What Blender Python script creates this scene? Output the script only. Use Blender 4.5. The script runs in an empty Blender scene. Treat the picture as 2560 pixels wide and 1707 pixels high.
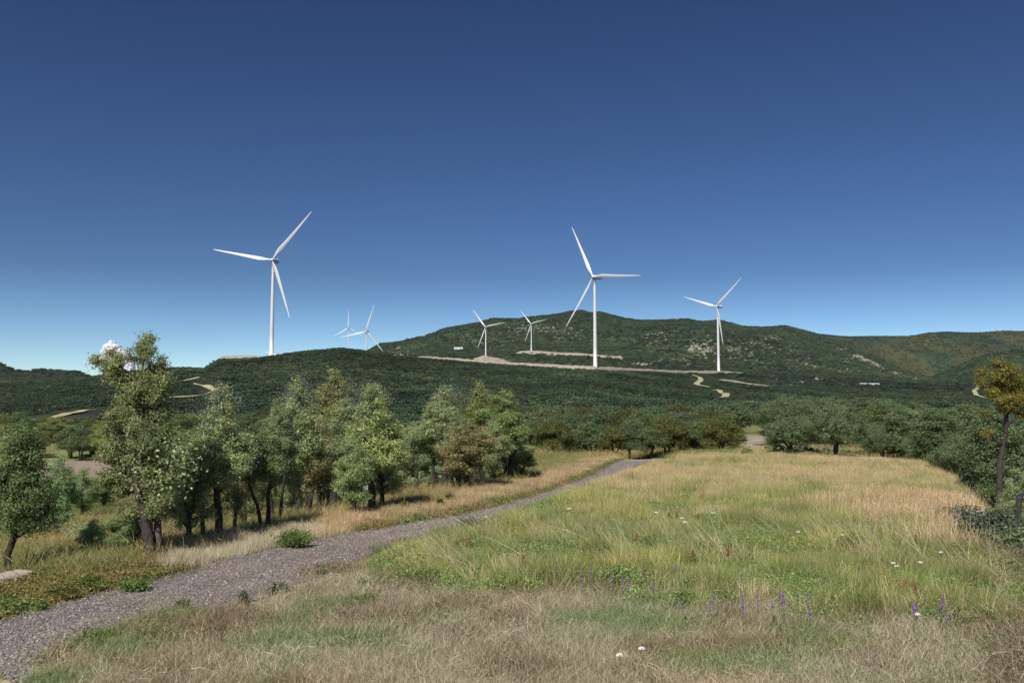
import bpy, math, random
import numpy as np
from mathutils import Vector, Matrix

# ------------------------------------------------------------------ camera, sky, sun, exposure
W, H_, F = 2560.0, 1707.0, 2200.0          # photograph size and focal length in its pixels
CX, CY = W / 2, H_ / 2
HORIZON = 1020.0
PITCH = math.atan((HORIZON - CY) / F)
EYE = 3.5
SUN_EL, SUN_AZ = math.radians(47), math.radians(201)   # compass-like azimuth, 0 = +Y, clockwise

scene = bpy.context.scene
cam_data = bpy.data.cameras.new('camera')
cam_data.sensor_width = 36.0
cam_data.lens = 36.0 * F / W
cam_data.clip_start = 0.1
cam_data.clip_end = 60000
cam = bpy.data.objects.new('camera', cam_data)
scene.collection.objects.link(cam)
cam.location = (0, 0, EYE)
cam.rotation_euler = (math.pi / 2 + PITCH, 0, 0)
scene.camera = cam

world = bpy.data.worlds.new('World')
scene.world = world
world.use_nodes = True
wn, wl = world.node_tree.nodes, world.node_tree.links
wn.clear()
sky = wn.new('ShaderNodeTexSky')
sky.sky_type = 'NISHITA'
sky.sun_disc = False
sky.sun_elevation = SUN_EL
sky.sun_rotation = SUN_AZ
sky.altitude = 900
sky.air_density = 1.0
sky.dust_density = 0.3
sky.ozone_density = 4.0
SKY_STRENGTH = 0.1
bg = wn.new('ShaderNodeBackground')
bg.inputs['Strength'].default_value = SKY_STRENGTH
wo = wn.new('ShaderNodeOutputWorld')
# deeper blue overhead, as the photograph was exposed: contrast of the sky colour itself
_m1 = wn.new('ShaderNodeVectorMath'); _m1.operation = 'SCALE'; _m1.inputs['Scale'].default_value = 0.085
_g = wn.new('ShaderNodeGamma'); _g.inputs['Gamma'].default_value = 1.5
_m2 = wn.new('ShaderNodeVectorMath'); _m2.operation = 'SCALE'; _m2.inputs['Scale'].default_value = 1.0 / 0.1
wl.new(sky.outputs[0], _m1.inputs[0]); wl.new(_m1.outputs[0], _g.inputs[0]); wl.new(_g.outputs[0], _m2.inputs[0])
_m3 = wn.new('ShaderNodeVectorMath'); _m3.operation = 'MULTIPLY'; _m3.inputs[1].default_value = (0.80, 0.83, 0.885)
wl.new(_m2.outputs[0], _m3.inputs[0]); # brighter band of sky close to the horizon
_tc = wn.new('ShaderNodeTexCoord'); _sx = wn.new('ShaderNodeSeparateXYZ'); wl.new(_tc.outputs['Generated'], _sx.inputs[0])
_mr = wn.new('ShaderNodeMapRange'); _mr.inputs['From Min'].default_value = 0.15; _mr.inputs['From Max'].default_value = 0.0
wl.new(_sx.outputs['Z'], _mr.inputs['Value'])
_pw = wn.new('ShaderNodeMath'); _pw.operation = 'POWER'; _pw.inputs[1].default_value = 1.2; wl.new(_mr.outputs[0], _pw.inputs[0])
_ma = wn.new('ShaderNodeMath'); _ma.operation = 'MULTIPLY_ADD'; _ma.inputs[1].default_value = 1.3; _ma.inputs[2].default_value = 0.95; wl.new(_pw.outputs[0], _ma.inputs[0])
_m4 = wn.new('ShaderNodeVectorMath'); _m4.operation = 'SCALE'; wl.new(_m3.outputs[0], _m4.inputs[0]); wl.new(_ma.outputs[0], _m4.inputs['Scale'])
wl.new(_m4.outputs[0], bg.inputs[0])
wl.new(bg.outputs[0], wo.inputs[0])

sun_data = bpy.data.lights.new('sun', 'SUN')
sun_data.energy = 4.6
sun_data.angle = math.radians(0.5)
sun_data.color = (1.0, 0.95, 0.88)
sun = bpy.data.objects.new('sun', sun_data)
scene.collection.objects.link(sun)
sd = Vector((math.sin(SUN_AZ) * math.cos(SUN_EL), math.cos(SUN_AZ) * math.cos(SUN_EL), math.sin(SUN_EL)))
sun.rotation_euler = sd.to_track_quat('Z', 'Y').to_euler()

scene.view_settings.view_transform = 'Standard'
scene.view_settings.look = 'None'
scene.view_settings.exposure = 0.25
scene.view_settings.gamma = 1.0
scene.render.engine = 'CYCLES'
scene.cycles.max_bounces = 6
scene.cycles.transparent_max_bounces = 8
scene.cycles.volume_bounces = 0

COL = scene.collection
random.seed(7)
RNG = np.random.default_rng(11)

# ------------------------------------------------------------------ helpers
def tag(o, label=None, cat=None, group=None, kind=None):
    if label: o['label'] = label
    if cat: o['category'] = cat
    if group: o['group'] = group
    if kind: o['kind'] = kind
    return o

def empty(name, loc, rz=0.0):
    o = bpy.data.objects.new(name, None)
    o.empty_display_size = 0.3
    o.location = loc
    o.rotation_euler = (0, 0, rz)
    COL.objects.link(o)
    return o

def np_mesh(name, V, faces, mats, smooth=True, cols=None, mat_idx=None):
    """V (n,3); faces (m,k) int array of equal-sized faces"""
    V = np.asarray(V, dtype=np.float32); faces = np.asarray(faces, dtype=np.int32)
    me = bpy.data.meshes.new(name)
    me.vertices.add(len(V)); me.vertices.foreach_set('co', V.ravel())
    m, k = faces.shape
    me.loops.add(m * k); me.loops.foreach_set('vertex_index', faces.ravel())
    me.polygons.add(m)
    me.polygons.foreach_set('loop_start', np.arange(0, m * k, k, dtype=np.int32))
    me.polygons.foreach_set('loop_total', np.full(m, k, dtype=np.int32))
    me.polygons.foreach_set('use_smooth', np.full(m, smooth, dtype=bool))
    if mat_idx is not None:
        me.polygons.foreach_set('material_index', np.asarray(mat_idx, dtype=np.int32))
    if cols is not None:
        a = me.attributes.new('tone', 'FLOAT_COLOR', 'POINT')
        c = np.ones((len(V), 4), dtype=np.float32); c[:, :3] = cols
        a.data.foreach_set('color', c.ravel())
    for mt in (mats if isinstance(mats, (list, tuple)) else [mats]):
        me.materials.append(mt)
    me.update(calc_edges=True)
    return me

def add_obj(name, me, parent=None, loc=None):
    o = bpy.data.objects.new(name, me)
    COL.objects.link(o)
    if parent is not None: o.parent = parent
    if loc is not None: o.location = loc
    return o

class MB:
    """collects pieces with equal-size quads into one mesh"""
    def __init__(s): s.V = []; s.Fq = []; s.n = 0
    def add(s, V, F):
        V = np.asarray(V, dtype=float)
        s.V.append(V)
        for f in F: s.Fq.append(tuple(int(i) + s.n for i in f))
        s.n += len(V)
    def tube(s, pts, radii, sides=8, cap=True):
        pts = [Vector(p) for p in pts]; n = len(pts)
        V = []; F = []
        ref = Vector((0.3, 1, 0.1)).normalized()
        for i, p in enumerate(pts):
            d = (pts[min(i + 1, n - 1)] - pts[max(i - 1, 0)])
            if d.length < 1e-9: d = Vector((0, 0, 1))
            d.normalize()
            a = d.cross(ref)
            if a.length < 0.05: a = d.cross(Vector((1, 0, 0)))
            a.normalize(); b = d.cross(a)
            for k in range(sides):
                t = 2 * math.pi * k / sides
                V.append(p + (a * math.cos(t) + b * math.sin(t)) * radii[i])
        for i in range(n - 1):
            for k in range(sides):
                k2 = (k + 1) % sides
                F.append((i * sides + k, i * sides + k2, (i + 1) * sides + k2, (i + 1) * sides + k))
        if cap:
            F.append(tuple(reversed(range(sides)))); F.append(tuple((n - 1) * sides + k for k in range(sides)))
        s.add([tuple(v) for v in V], F)
    def box(s, c, size, bev=0.0, rz=0.0):
        x, y, z = size[0] / 2, size[1] / 2, size[2] / 2
        P = [(-x, -y, -z), (x, -y, -z), (x, y, -z), (-x, y, -z), (-x, -y, z), (x, -y, z), (x, y, z), (-x, y, z)]
        cr, sr = math.cos(rz), math.sin(rz)
        P = [(c[0] + p[0] * cr - p[1] * sr, c[1] + p[0] * sr + p[1] * cr, c[2] + p[2]) for p in P]
        s.add(P, [(0, 3, 2, 1), (4, 5, 6, 7), (0, 1, 5, 4), (1, 2, 6, 5), (2, 3, 7, 6), (3, 0, 4, 7)])
    def build(s, name, mat, smooth=True):
        me = bpy.data.meshes.new(name)
        me.from_pydata(np.concatenate(s.V).tolist(), [], s.Fq)
        me.materials.append(mat)
        me.polygons.foreach_set('use_smooth', np.full(len(me.polygons), smooth, dtype=bool))
        me.update()
        return me

# ---- noise in numpy
def _hash(ix, iy, seed):
    h = (ix.astype(np.int64) * 374761393 + iy.astype(np.int64) * 668265263 + seed * 1442695041) & 0xffffffff
    h = ((h ^ (h >> 13)) * 1274126177) & 0xffffffff
    h = h ^ (h >> 16)
    return (h & 0xffffff) / float(0xffffff)
def vnoise(x, y, seed=0):
    x = np.asarray(x, float); y = np.asarray(y, float)
    ix = np.floor(x); iy = np.floor(y); fx = x - ix; fy = y - iy
    ux = fx * fx * fx * (fx * (fx * 6 - 15) + 10); uy = fy * fy * fy * (fy * (fy * 6 - 15) + 10)
    a = _hash(ix, iy, seed); b = _hash(ix + 1, iy, seed); c = _hash(ix, iy + 1, seed); d = _hash(ix + 1, iy + 1, seed)
    return (a * (1 - ux) + b * ux) * (1 - uy) + (c * (1 - ux) + d * ux) * uy
def fbm(x, y, oct=4, seed=0, ridged=False):
    s = 0.0; a = 1.0; n = 0.0
    for o in range(oct):
        v = vnoise(x * 2 ** o + 17.3 * o, y * 2 ** o - 9.1 * o, seed + o)
        v = 1 - abs(2 * v - 1) if ridged else v
        s = s + a * v; n += a; a *= 0.5
    return s / n - 0.5                          # about -0.5 .. 0.5

# ------------------------------------------------------------------ the lie of the land
# Heights are known along a set of curves (far edge of the field, hill crest, valleys, mountain crest)
# and interpolated smoothly between them; y on a curve is an elevation angle seen from the viewpoint.
def slope(ypx):                                 # tan(elevation) of a photograph row
    return np.tan(np.arctan((CY - np.asarray(ypx, float)) / F) + PITCH)
def I(px, pts): 
    p = np.array(pts, float); return np.interp(px, p[:, 0], p[:, 1])

PATH_L = [(-900, 1900), (-500, 1700), (-200, 1605), (0, 1547), (200, 1492), (400, 1442), (560, 1402), (700, 1372), (780, 1356), (860, 1338), (950, 1322),
          (1100, 1294), (1200, 1274), (1350, 1235), (1450, 1198), (1545, 1150)]
PATH_R = [(-700, 2600), (-300, 2000), (90, 1720), (140, 1640), (280, 1584), (400, 1556), (560, 1522), (640, 1502), (700, 1482), (765, 1445), (860, 1418), (950, 1383),
          (1060, 1347), (1180, 1310), (1300, 1272), (1420, 1230), (1500, 1200), (1600, 1163), (1645, 1149)]
EDGE_Y = [(-2500, 1900), (-900, 1800), (-500, 1650), (-200, 1560), (0, 1505), (200, 1450), (400, 1402), (560, 1375), (700, 1345), (860, 1310), (950, 1292),
          (1100, 1262), (1200, 1240), (1300, 1205), (1400, 1172), (1500, 1156), (1700, 1156), (2000, 1162), (2300, 1180),
          (2380, 1240), (2450, 1360), (2520, 1470), (2600, 1560), (2900, 1700), (4500, 1900)]
CREST_Y = [(-1500, 985), (-300, 965), (0, 957), (240, 945), (345, 928), (405, 922), (470, 921.5), (512, 923), (530, 912), (548, 901), (640, 898), (675, 893), (760, 881),
           (850, 874), (900, 878), (960, 885), (1040, 895), (1280, 914), (1486, 926), (1700, 932), (1850, 935), (2100, 955), (2300, 959),
           (2560, 963), (4000, 965)]
CREST_D = [(-1500, 1000), (0, 1000), (345, 930), (680, 900), (850, 950), (1040, 980), (1486, 950), (1640, 1120), (1797, 1335), (2100, 1700), (2560, 1950), (4000, 2000)]
FARL_Y = [(-1500, 880), (-300, 890), (-60, 900), (0, 910), (30, 922), (58, 930), (88, 925), (125, 925), (165, 929), (195, 931), (215, 938), (240, 945), (300, 952),
          (500, 960), (900, 938), (1000, 925), (1215, 913), (1486, 932), (1900, 937), (2330, 957), (4000, 962)]
BASE_Y = [(-1500, 980), (300, 985), (700, 960), (900, 950), (1000, 925), (1100, 895), (1200, 889), (1328, 884.5), (1450, 891), (1600, 902), (1900, 922), (2330, 954), (2420, 938), (4000, 930)]
MID_Y = [(-1500, 990), (300, 990), (900, 915), (1000, 893), (1100, 872), (1235, 850), (1300, 848), (1380, 846), (1440, 848), (1560, 862), (1700, 856), (1780, 848), (1900, 862), (2050, 895),
         (2200, 930), (2330, 954), (2370, 935), (2430, 905), (2490, 886), (2560, 872), (2800, 850), (4000, 850)]
MTN_Y = [(-1500, 1000), (700, 960), (880, 905), (918, 879), (940, 868), (955, 862), (985, 859), (1020, 853), (1060, 848), (1095, 835), (1130, 824), (1170, 815),
         (1200, 812), (1220, 805), (1235, 801), (1260, 803), (1300, 802), (1330, 797), (1380, 790), (1440, 782), (1460, 781), (1480, 785),
         (1500, 783), (1540, 792), (1570, 800), (1600, 806), (1640, 805), (1680, 803), (1720, 802), (1760, 808), (1795, 804), (1830, 812),
         (1860, 820), (1900, 821), (1925, 820), (1965, 817), (2000, 828), (2060, 855), (2130, 880), (2190, 900), (2260, 935), (2330, 955), (2450, 950), (4000, 950)]
FARR_Y = [(-1500, 1000), (1200, 1000), (1700, 880), (1900, 832), (1965, 816), (2000, 825), (2050, 838), (2100, 842), (2200, 842.5), (2270, 842), (2330, 832), (2370, 830), (2440, 834), (2500, 828), (2560, 829), (2700, 835), (4000, 860)]

def knots(px):
    """(distance, height) curves for an array of picture columns"""
    edge = (EYE / -slope(I(px, EDGE_Y)))
    left = np.clip((1350 - px) / 500, 0, 1)
    mid = np.clip(1 - np.abs(px - 1570) / 290, 0, 1) ** 0.5
    right = np.clip((px - 2100) / 300, 0, 1)
    D = []; Z = []
    def k(d, z): D.append(np.zeros_like(px) + d); Z.append(np.zeros_like(px) + z)
    k(0, 0.0); k(edge * 0.5, 0.0); k(edge, 0.0)
    k(edge + 9, -0.15 - 1.1 * left - 0.35 * mid - 0.5 * right)
    k(np.maximum(edge + 22, 88), -0.4 - 5.3 * left - 1.3 * mid - 2.2 * right)
    k(122, -0.25 - 7.5 * left - 1.6 * mid - 2.0 * right)
    k(165, -0.5 - 8.8 * left - 1.5 * mid - 2.5 * right)
    yb = I(px, [(-1500, 1095), (600, 1090), (1300, 1062), (1900, 1035), (2560, 1035), (4000, 1040)])
    k(300, EYE + 300 * slope(yb))
    cy = I(px, CREST_Y); cd = I(px, CREST_D)
    ym = yb + (cy - yb) * 0.45
    k(300 + (cd - 300) * 0.33, EYE + (300 + (cd - 300) * 0.33) * slope(ym))
    ym = yb + (cy - yb) * 0.82
    k(300 + (cd - 300) * 0.68, EYE + (300 + (cd - 300) * 0.68) * slope(ym))
    k(cd, EYE + cd * slope(cy))
    fy = I(px, FARL_Y)
    k(2060, EYE + 2060 * slope(np.maximum(cy + 12, fy + 6)) )
    k(2420, EYE + 2420 * slope(fy))
    k(2970, EYE + 2970 * slope(I(px, BASE_Y)))
    k(3650, EYE + 3650 * slope(I(px, MID_Y)))
    k(4600, EYE + 4600 * slope(I(px, MTN_Y)))
    k(5500, EYE + 5500 * slope(np.maximum(I(px, MTN_Y) + 25, I(px, FARR_Y) + 50)))
    k(6700, EYE + 6700 * slope(I(px, FARR_Y)))
    k(9000, -50.0); k(16000, -150.0); k(40000, -300.0)
    return np.array(D), np.array(Z)

def _hermite(D, Z, q):
    """monotone cubic, D,Z (K,n) ; q (n,)"""
    K = D.shape[0]
    h = np.maximum(np.diff(D, axis=0), 1e-3); s = np.diff(Z, axis=0) / h
    m = np.zeros_like(D)
    w1 = 2 * h[1:] + h[:-1]; w2 = h[1:] + 2 * h[:-1]
    with np.errstate(divide='ignore', invalid='ignore'):
        hm = (w1 + w2) / (w1 / s[:-1] + w2 / s[1:])
    m[1:-1] = np.where(s[:-1] * s[1:] > 0, hm, 0)
    m[0] = s[0]; m[-1] = s[-1]
    idx = np.clip((D <= q[None, :]).sum(axis=0) - 1, 0, K - 2)
    c = np.arange(D.shape[1])
    hh = h[idx, c]; t = np.clip((q - D[idx, c]) / hh, 0, 1)
    z0 = Z[idx, c]; z1 = Z[idx + 1, c]; m0 = m[idx, c] * hh; m1 = m[idx + 1, c] * hh
    t2 = t * t; t3 = t2 * t
    return (2 * t3 - 3 * t2 + 1) * z0 + (t3 - 2 * t2 + t) * m0 + (-2 * t3 + 3 * t2) * z1 + (t3 - t2) * m1

def terrain(x, y):
    x = np.atleast_1d(np.asarray(x, float)); y = np.atleast_1d(np.asarray(y, float))
    shp = x.shape; x = x.ravel(); y = y.ravel()
    out = np.empty_like(x)
    for i in range(0, len(x), 200000):
        xs, ys = x[i:i + 200000], y[i:i + 200000]
        r = np.hypot(xs, ys) + 1e-6
        az = np.clip(np.arctan2(xs, ys), -1.13, 1.13)
        t = np.tan(az); Y = r * np.cos(az)
        px = CX + F * t
        D, Z = knots(px)
        z = _hermite(D, Z, Y)
        # small unevenness near, gullies and spurs far
        z = z + 0.12 * fbm(xs / 6, ys / 6, 2, 3) * np.clip((Y - 4) / 10, 0, 1) * np.clip((220 - Y) / 100, 0, 1)
        far = np.clip((Y - 70) / 60, 0, 1) * np.clip((300 - Y) / 150, 0, 1)
        z = z + 0.8 * fbm(xs / 30, ys / 30, 3, 5) * far
        near = np.exp(-((Y - D[10]) / (0.10 * D[10])) ** 2)
        hill = np.clip((Y - 280) / 200, 0, 1) * np.clip((2200 - Y) / 700, 0, 1) * (1 - 0.9 * near)
        z = z + 9 * fbm(xs / 130, ys / 130, 4, 9) * hill
        q = np.clip((Y - 2500) / 500, 0, 1) * np.clip((7500 - Y) / 800, 0, 1)
        crest = np.maximum(np.exp(-((Y - 4600) / 300) ** 2), np.exp(-((Y - 6700) / 450) ** 2))
        lowm = np.exp(-((Y - 2970) / 200) ** 2)
        relief = np.clip((px - 880) / 160, 0, 1)
        z = z + q * relief * (1 - 0.9 * crest) * (1 - 0.8 * lowm) * (70 * fbm(xs / 620, ys / 900, 5, 21, True) + 12 * fbm(xs / 120, ys / 120, 3, 31))
        z = z + q * crest * 10 * fbm(xs / 110, ys / 300, 3, 41)
        out[i:i + 200000] = z
    return out.reshape(shp)

def tz(x, y): return float(terrain(x, y)[0])

def project(x, y, z):
    zh = np.asarray(z, float) - EYE; y = np.asarray(y, float)
    w = y * math.cos(PITCH) + zh * math.sin(PITCH); up = zh * math.cos(PITCH) - y * math.sin(PITCH)
    return CX + F * np.asarray(x) / w, CY - F * up / w

_steps = np.concatenate([np.linspace(4, 130, 1300), np.geomspace(130.5, 8000, 2600)])
def hit(px, py):
    """first point of the land on the line of sight through a photograph pixel -> x, y, z"""
    a = (CY - py) / F; e = math.atan(a) + PITCH
    w = math.cos(PITCH) + math.tan(e) * math.sin(PITCH)
    xs = _steps * (px - CX) / F * w; zs = EYE + _steps * math.tan(e)
    d = terrain(xs, _steps) - zs
    i = np.argmax(d > 0)
    if not (d > 0).any(): i = len(_steps) - 1
    if i == 0: i = 1
    f = d[i - 1] / (d[i - 1] - d[i] + 1e-9); f = min(max(f, 0), 1)
    Y = _steps[i - 1] + (_steps[i] - _steps[i - 1]) * f
    X = Y * (px - CX) / F * w
    return X, Y, tz(X, Y)
def at_depth(px, py, Y):
    e = math.atan((CY - py) / F) + PITCH
    w = math.cos(PITCH) + math.tan(e) * math.sin(PITCH)
    return (px - CX) / F * w * Y, Y, EYE + Y * math.tan(e)
def ground_at(px, Y):
    X = (px - CX) / F * Y
    return X, Y, tz(X, Y)

# ------------------------------------------------------------------ materials
def new_mat(name):
    m = bpy.data.materials.new(name); m.use_nodes = True
    nt = m.node_tree; nt.nodes.clear()
    return m, nt.nodes, nt.links
def noise_node(N, L, scale, detail=4, rough=0.6, vec=None, dist=0.0):
    n = N.new('ShaderNodeTexNoise'); n.inputs['Scale'].default_value = scale
    n.inputs['Detail'].default_value = detail; n.inputs['Roughness'].default_value = rough
    n.inputs['Distortion'].default_value = dist
    if vec is not None: L.new(vec, n.inputs['Vector'])
    return n
def ramp(N, L, src, stops):
    r = N.new('ShaderNodeValToRGB'); L.new(src, r.inputs[0])
    el = r.color_ramp.elements
    while len(el) < len(stops): el.new(0.5)
    for e, (p, c) in zip(el, stops):
        e.position = p; e.color = (*c, 1) if len(c) == 3 else c
    return r
def mixc(N, L, a, b, fac, mode='MIX'):
    m = N.new('ShaderNodeMix'); m.data_type = 'RGBA'; m.blend_type = mode
    for s, v in ((m.inputs[6], a), (m.inputs[7], b)):
        if isinstance(v, (tuple, list)): s.default_value = (*v, 1)
        else: L.new(v, s)
    if isinstance(fac, (int, float)): m.inputs[0].default_value = fac
    else: L.new(fac, m.inputs[0])
    return m.outputs[2]

def leaf_mat(name, trans=0.3, source='tone', objcol=True, inst=False):
    """foliage / grass: colour comes from the leaves' own tone, times the plant's own hue"""
    m, N, L = new_mat(name)
    a = N.new('ShaderNodeAttribute'); a.attribute_name = source
    c = a.outputs['Color']
    if inst:
        b = N.new('ShaderNodeAttribute'); b.attribute_type = 'INSTANCER'; b.attribute_name = 'hue'
        c = mixc(N, L, c, b.outputs['Color'], 1.0, 'MULTIPLY')
    elif objcol:
        oi = N.new('ShaderNodeObjectInfo')
        c = mixc(N, L, c, oi.outputs['Color'], 1.0, 'MULTIPLY')
    d = N.new('ShaderNodeBsdfDiffuse'); t = N.new('ShaderNodeBsdfTranslucent')
    L.new(c, d.inputs[0]); L.new(c, t.inputs[0])
    g = N.new('ShaderNodeBsdfGlossy'); g.inputs['Roughness'].default_value = 0.55
    g.inputs['Color'].default_value = (0.9, 0.95, 1.0, 1)
    mx = N.new('ShaderNodeMixShader'); mx.inputs[0].default_value = trans
    L.new(d.outputs[0], mx.inputs[1]); L.new(t.outputs[0], mx.inputs[2])
    m2 = N.new('ShaderNodeMixShader'); m2.inputs[0].default_value = 0.015
    L.new(mx.outputs[0], m2.inputs[1]); L.new(g.outputs[0], m2.inputs[2])
    o = N.new('ShaderNodeOutputMaterial'); L.new(m2.outputs[0], o.inputs[0])
    return m

def simple_mat(name, c1, c2, scale, rough=0.85, bump=0.0, spec=0.3, detail=5):
    m, N, L = new_mat(name)
    tc = N.new('ShaderNodeTexCoord')
    n = noise_node(N, L, scale, detail, 0.65, tc.outputs['Object'])
    r = ramp(N, L, n.outputs[0], [(0.3, c1), (0.7, c2)])
    p = N.new('ShaderNodeBsdfPrincipled'); L.new(r.outputs[0], p.inputs['Base Color'])
    p.inputs['Roughness'].default_value = rough; p.inputs['Specular IOR Level'].default_value = spec
    if bump:
        b = N.new('ShaderNodeBump'); b.inputs['Strength'].default_value = 0.6; b.inputs['Distance'].default_value = bump
        L.new(n.outputs[0], b.inputs['Height']); L.new(b.outputs[0], p.inputs['Normal'])
    o = N.new('ShaderNodeOutputMaterial'); L.new(p.outputs[0], o.inputs[0])
    return m

def ground_mat():
    m, N, L = new_mat('ground_soil_and_turf')
    a = N.new('ShaderNodeAttribute'); a.attribute_name = 'tone'
    geo = N.new('ShaderNodeNewGeometry')
    n1 = noise_node(N, L, 1.3, 8, 0.7, geo.outputs['Position'])
    n2 = noise_node(N, L, 14.0, 4, 0.7, geo.outputs['Position'])
    n3 = noise_node(N, L, 0.02, 8, 0.75, geo.outputs['Position'])
    r1 = ramp(N, L, n1.outputs[0], [(0.3, (0.62, 0.62, 0.6)), (0.7, (1.25, 1.22, 1.15))])
    r2 = ramp(N, L, n2.outputs[0], [(0.3, (0.7, 0.7, 0.7)), (0.7, (1.25, 1.25, 1.25))])
    r3 = ramp(N, L, n3.outputs[0], [(0.35, (0.65, 0.75, 0.65)), (0.68, (1.3, 1.25, 1.2))])
    c = mixc(N, L, a.outputs['Color'], r1.outputs[0], 1.0, 'MULTIPLY')
    c = mixc(N, L, c, r2.outputs[0], 1.0, 'MULTIPLY')
    c = mixc(N, L, c, r3.outputs[0], 1.0, 'MULTIPLY')
    p = N.new('ShaderNodeBsdfPrincipled'); p.inputs['Roughness'].default_value = 0.95
    p.inputs['Specular IOR Level'].default_value = 0.1
    L.new(c, p.inputs['Base Color'])
    b = N.new('ShaderNodeBump'); b.inputs['Strength'].default_value = 0.7; b.inputs['Distance'].default_value = 0.05
    L.new(n2.outputs[0], b.inputs['Height']); L.new(b.outputs[0], p.inputs['Normal'])
    o = N.new('ShaderNodeOutputMaterial'); L.new(p.outputs[0], o.inputs[0])
    return m

def gravel_mat():
    m, N, L = new_mat('grey_gravel')
    geo = N.new('ShaderNodeNewGeometry')
    n1 = noise_node(N, L, 9, 6, 0.75, geo.outputs['Position'])
    n2 = noise_node(N, L, 0.5, 4, 0.6, geo.outputs['Position'], 0.6)
    v = N.new('ShaderNodeTexVoronoi'); v.inputs['Scale'].default_value = 22
    L.new(geo.outputs['Position'], v.inputs['Vector'])
    r1 = ramp(N, L, n1.outputs[0], [(0.32, (0.115, 0.102, 0.094)), (0.5, (0.225, 0.2, 0.183)), (0.72, (0.36, 0.325, 0.295))])
    r2 = ramp(N, L, n2.outputs[0], [(0.35, (0.85, 0.85, 0.9)), (0.7, (1.2, 1.12, 1.05))])
    c = mixc(N, L, r1.outputs[0], r2.outputs[0], 1.0, 'MULTIPLY')
    ta = N.new('ShaderNodeAttribute'); ta.attribute_name = 'tone'
    c = mixc(N, L, c, ta.outputs['Color'], 1.0, 'MULTIPLY')
    p = N.new('ShaderNodeBsdfPrincipled'); p.inputs['Roughness'].default_value = 0.95; p.inputs['Specular IOR Level'].default_value = 0.15
    L.new(c, p.inputs['Base Color'])
    h = N.new('ShaderNodeMath'); h.operation = 'ADD'
    L.new(n1.outputs[0], h.inputs[0]); L.new(v.outputs[0], h.inputs[1])
    b = N.new('ShaderNodeBump'); b.inputs['Strength'].default_value = 1.0; b.inputs['Distance'].default_value = 0.035
    L.new(h.outputs[0], b.inputs['Height']); L.new(b.outputs[0], p.inputs['Normal'])
    o = N.new('ShaderNodeOutputMaterial'); L.new(p.outputs[0], o.inputs[0])
    return m

M_GROUND = ground_mat(); M_GRAVEL = gravel_mat()
M_LEAF = leaf_mat('leaves', 0.5)
M_SCATTER = leaf_mat('blades_and_leaves', 0.3, inst=True)
M_BARK = simple_mat('dark_bark', (0.018, 0.014, 0.012), (0.085, 0.07, 0.06), 9, 0.95, 0.02)
M_BARKGREY = simple_mat('grey_bark', (0.05, 0.043, 0.038), (0.16, 0.135, 0.12), 8, 0.95, 0.02)
M_DEADWOOD = simple_mat('bleached_wood', (0.28, 0.25, 0.22), (0.5, 0.46, 0.42), 12, 0.9, 0.01)
M_WHITE = simple_mat('white_paint', (0.66, 0.64, 0.64), (0.70, 0.685, 0.685), 0.05, 0.45, 0, 0.5)
M_PALEDIRT = simple_mat('pale_dirt', (0.24, 0.20, 0.155), (0.40, 0.34, 0.275), 0.35, 0.95, 0.05)
M_YELLOWDIRT = simple_mat('yellow_dirt', (0.28, 0.27, 0.13), (0.47, 0.43, 0.25), 0.15, 0.95, 0.05)
M_PINKDIRT = simple_mat('pink_brown_earth', (0.20, 0.145, 0.115), (0.37, 0.28, 0.23), 0.8, 0.95, 0.1)
M_ASPHALT = simple_mat('pale_asphalt', (0.14, 0.15, 0.165), (0.22, 0.235, 0.26), 1.0, 0.8, 0.0)
M_STEEL = simple_mat('galvanised_steel', (0.3, 0.34, 0.38), (0.45, 0.5, 0.54), 1.0, 0.5)
M_STONE = simple_mat('pale_stone', (0.3, 0.25, 0.19), (0.5, 0.44, 0.36), 3.0, 0.9, 0.02)
M_ROCK = simple_mat('granite_outcrop', (0.2, 0.19, 0.13), (0.42, 0.4, 0.31), 0.12, 0.95, 0.5)
M_ROOF = simple_mat('grey_roofing', (0.3, 0.3, 0.31), (0.4, 0.4, 0.41), 0.6, 0.7)
M_DARK = simple_mat('dark_opening', (0.02, 0.02, 0.025), (0.03, 0.03, 0.035), 1.0, 0.6)
M_DARKMETAL = simple_mat('dark_car_paint', (0.015, 0.017, 0.02), (0.025, 0.027, 0.03), 1.0, 0.35, 0, 0.5)

# ------------------------------------------------------------------ ground sheet
def in_poly(px, py, poly):
    px = np.asarray(px); py = np.asarray(py); c = np.zeros(px.shape, bool)
    n = len(poly); j = n - 1
    for i in range(n):
        xi, yi = poly[i]; xj, yj = poly[j]
        cond = ((yi > py) != (yj > py)) & (px < (xj - xi) * (py - yi) / (yj - yi + 1e-12) + xi)
        c ^= cond; j = i
    return c

LUSH = [(870, 1395), (1010, 1355), (1180, 1318), (1350, 1262), (1500, 1262), (1650, 1240), (1850, 1245), (2000, 1250), (2150, 1290), (2280, 1400), (2440, 1440), (2480, 1530),
        (2300, 1545), (2000, 1540), (1750, 1530), (1620, 1490), (1480, 1440), (1330, 1490), (1120, 1480), (980, 1440), (900, 1425)]
def path_side(x, y):
    """-1 left of the gravel path, 0 on it, 1 right of it (by the photograph's edges)"""
    px, py = project(x, y, 0.0)
    l = np.interp(px, [p[0] for p in PATH_L], [p[1] for p in PATH_L]); r = np.interp(px, [p[0] for p in PATH_R], [p[1] for p in PATH_R])
    s = np.where(py < l, -1, np.where(py > r, 1, 0))
    s = np.where((px > 1545) & (px <= 1645) & (py < r), 0, s)
    return np.where(px > 1645, 1, s), px, py

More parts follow.
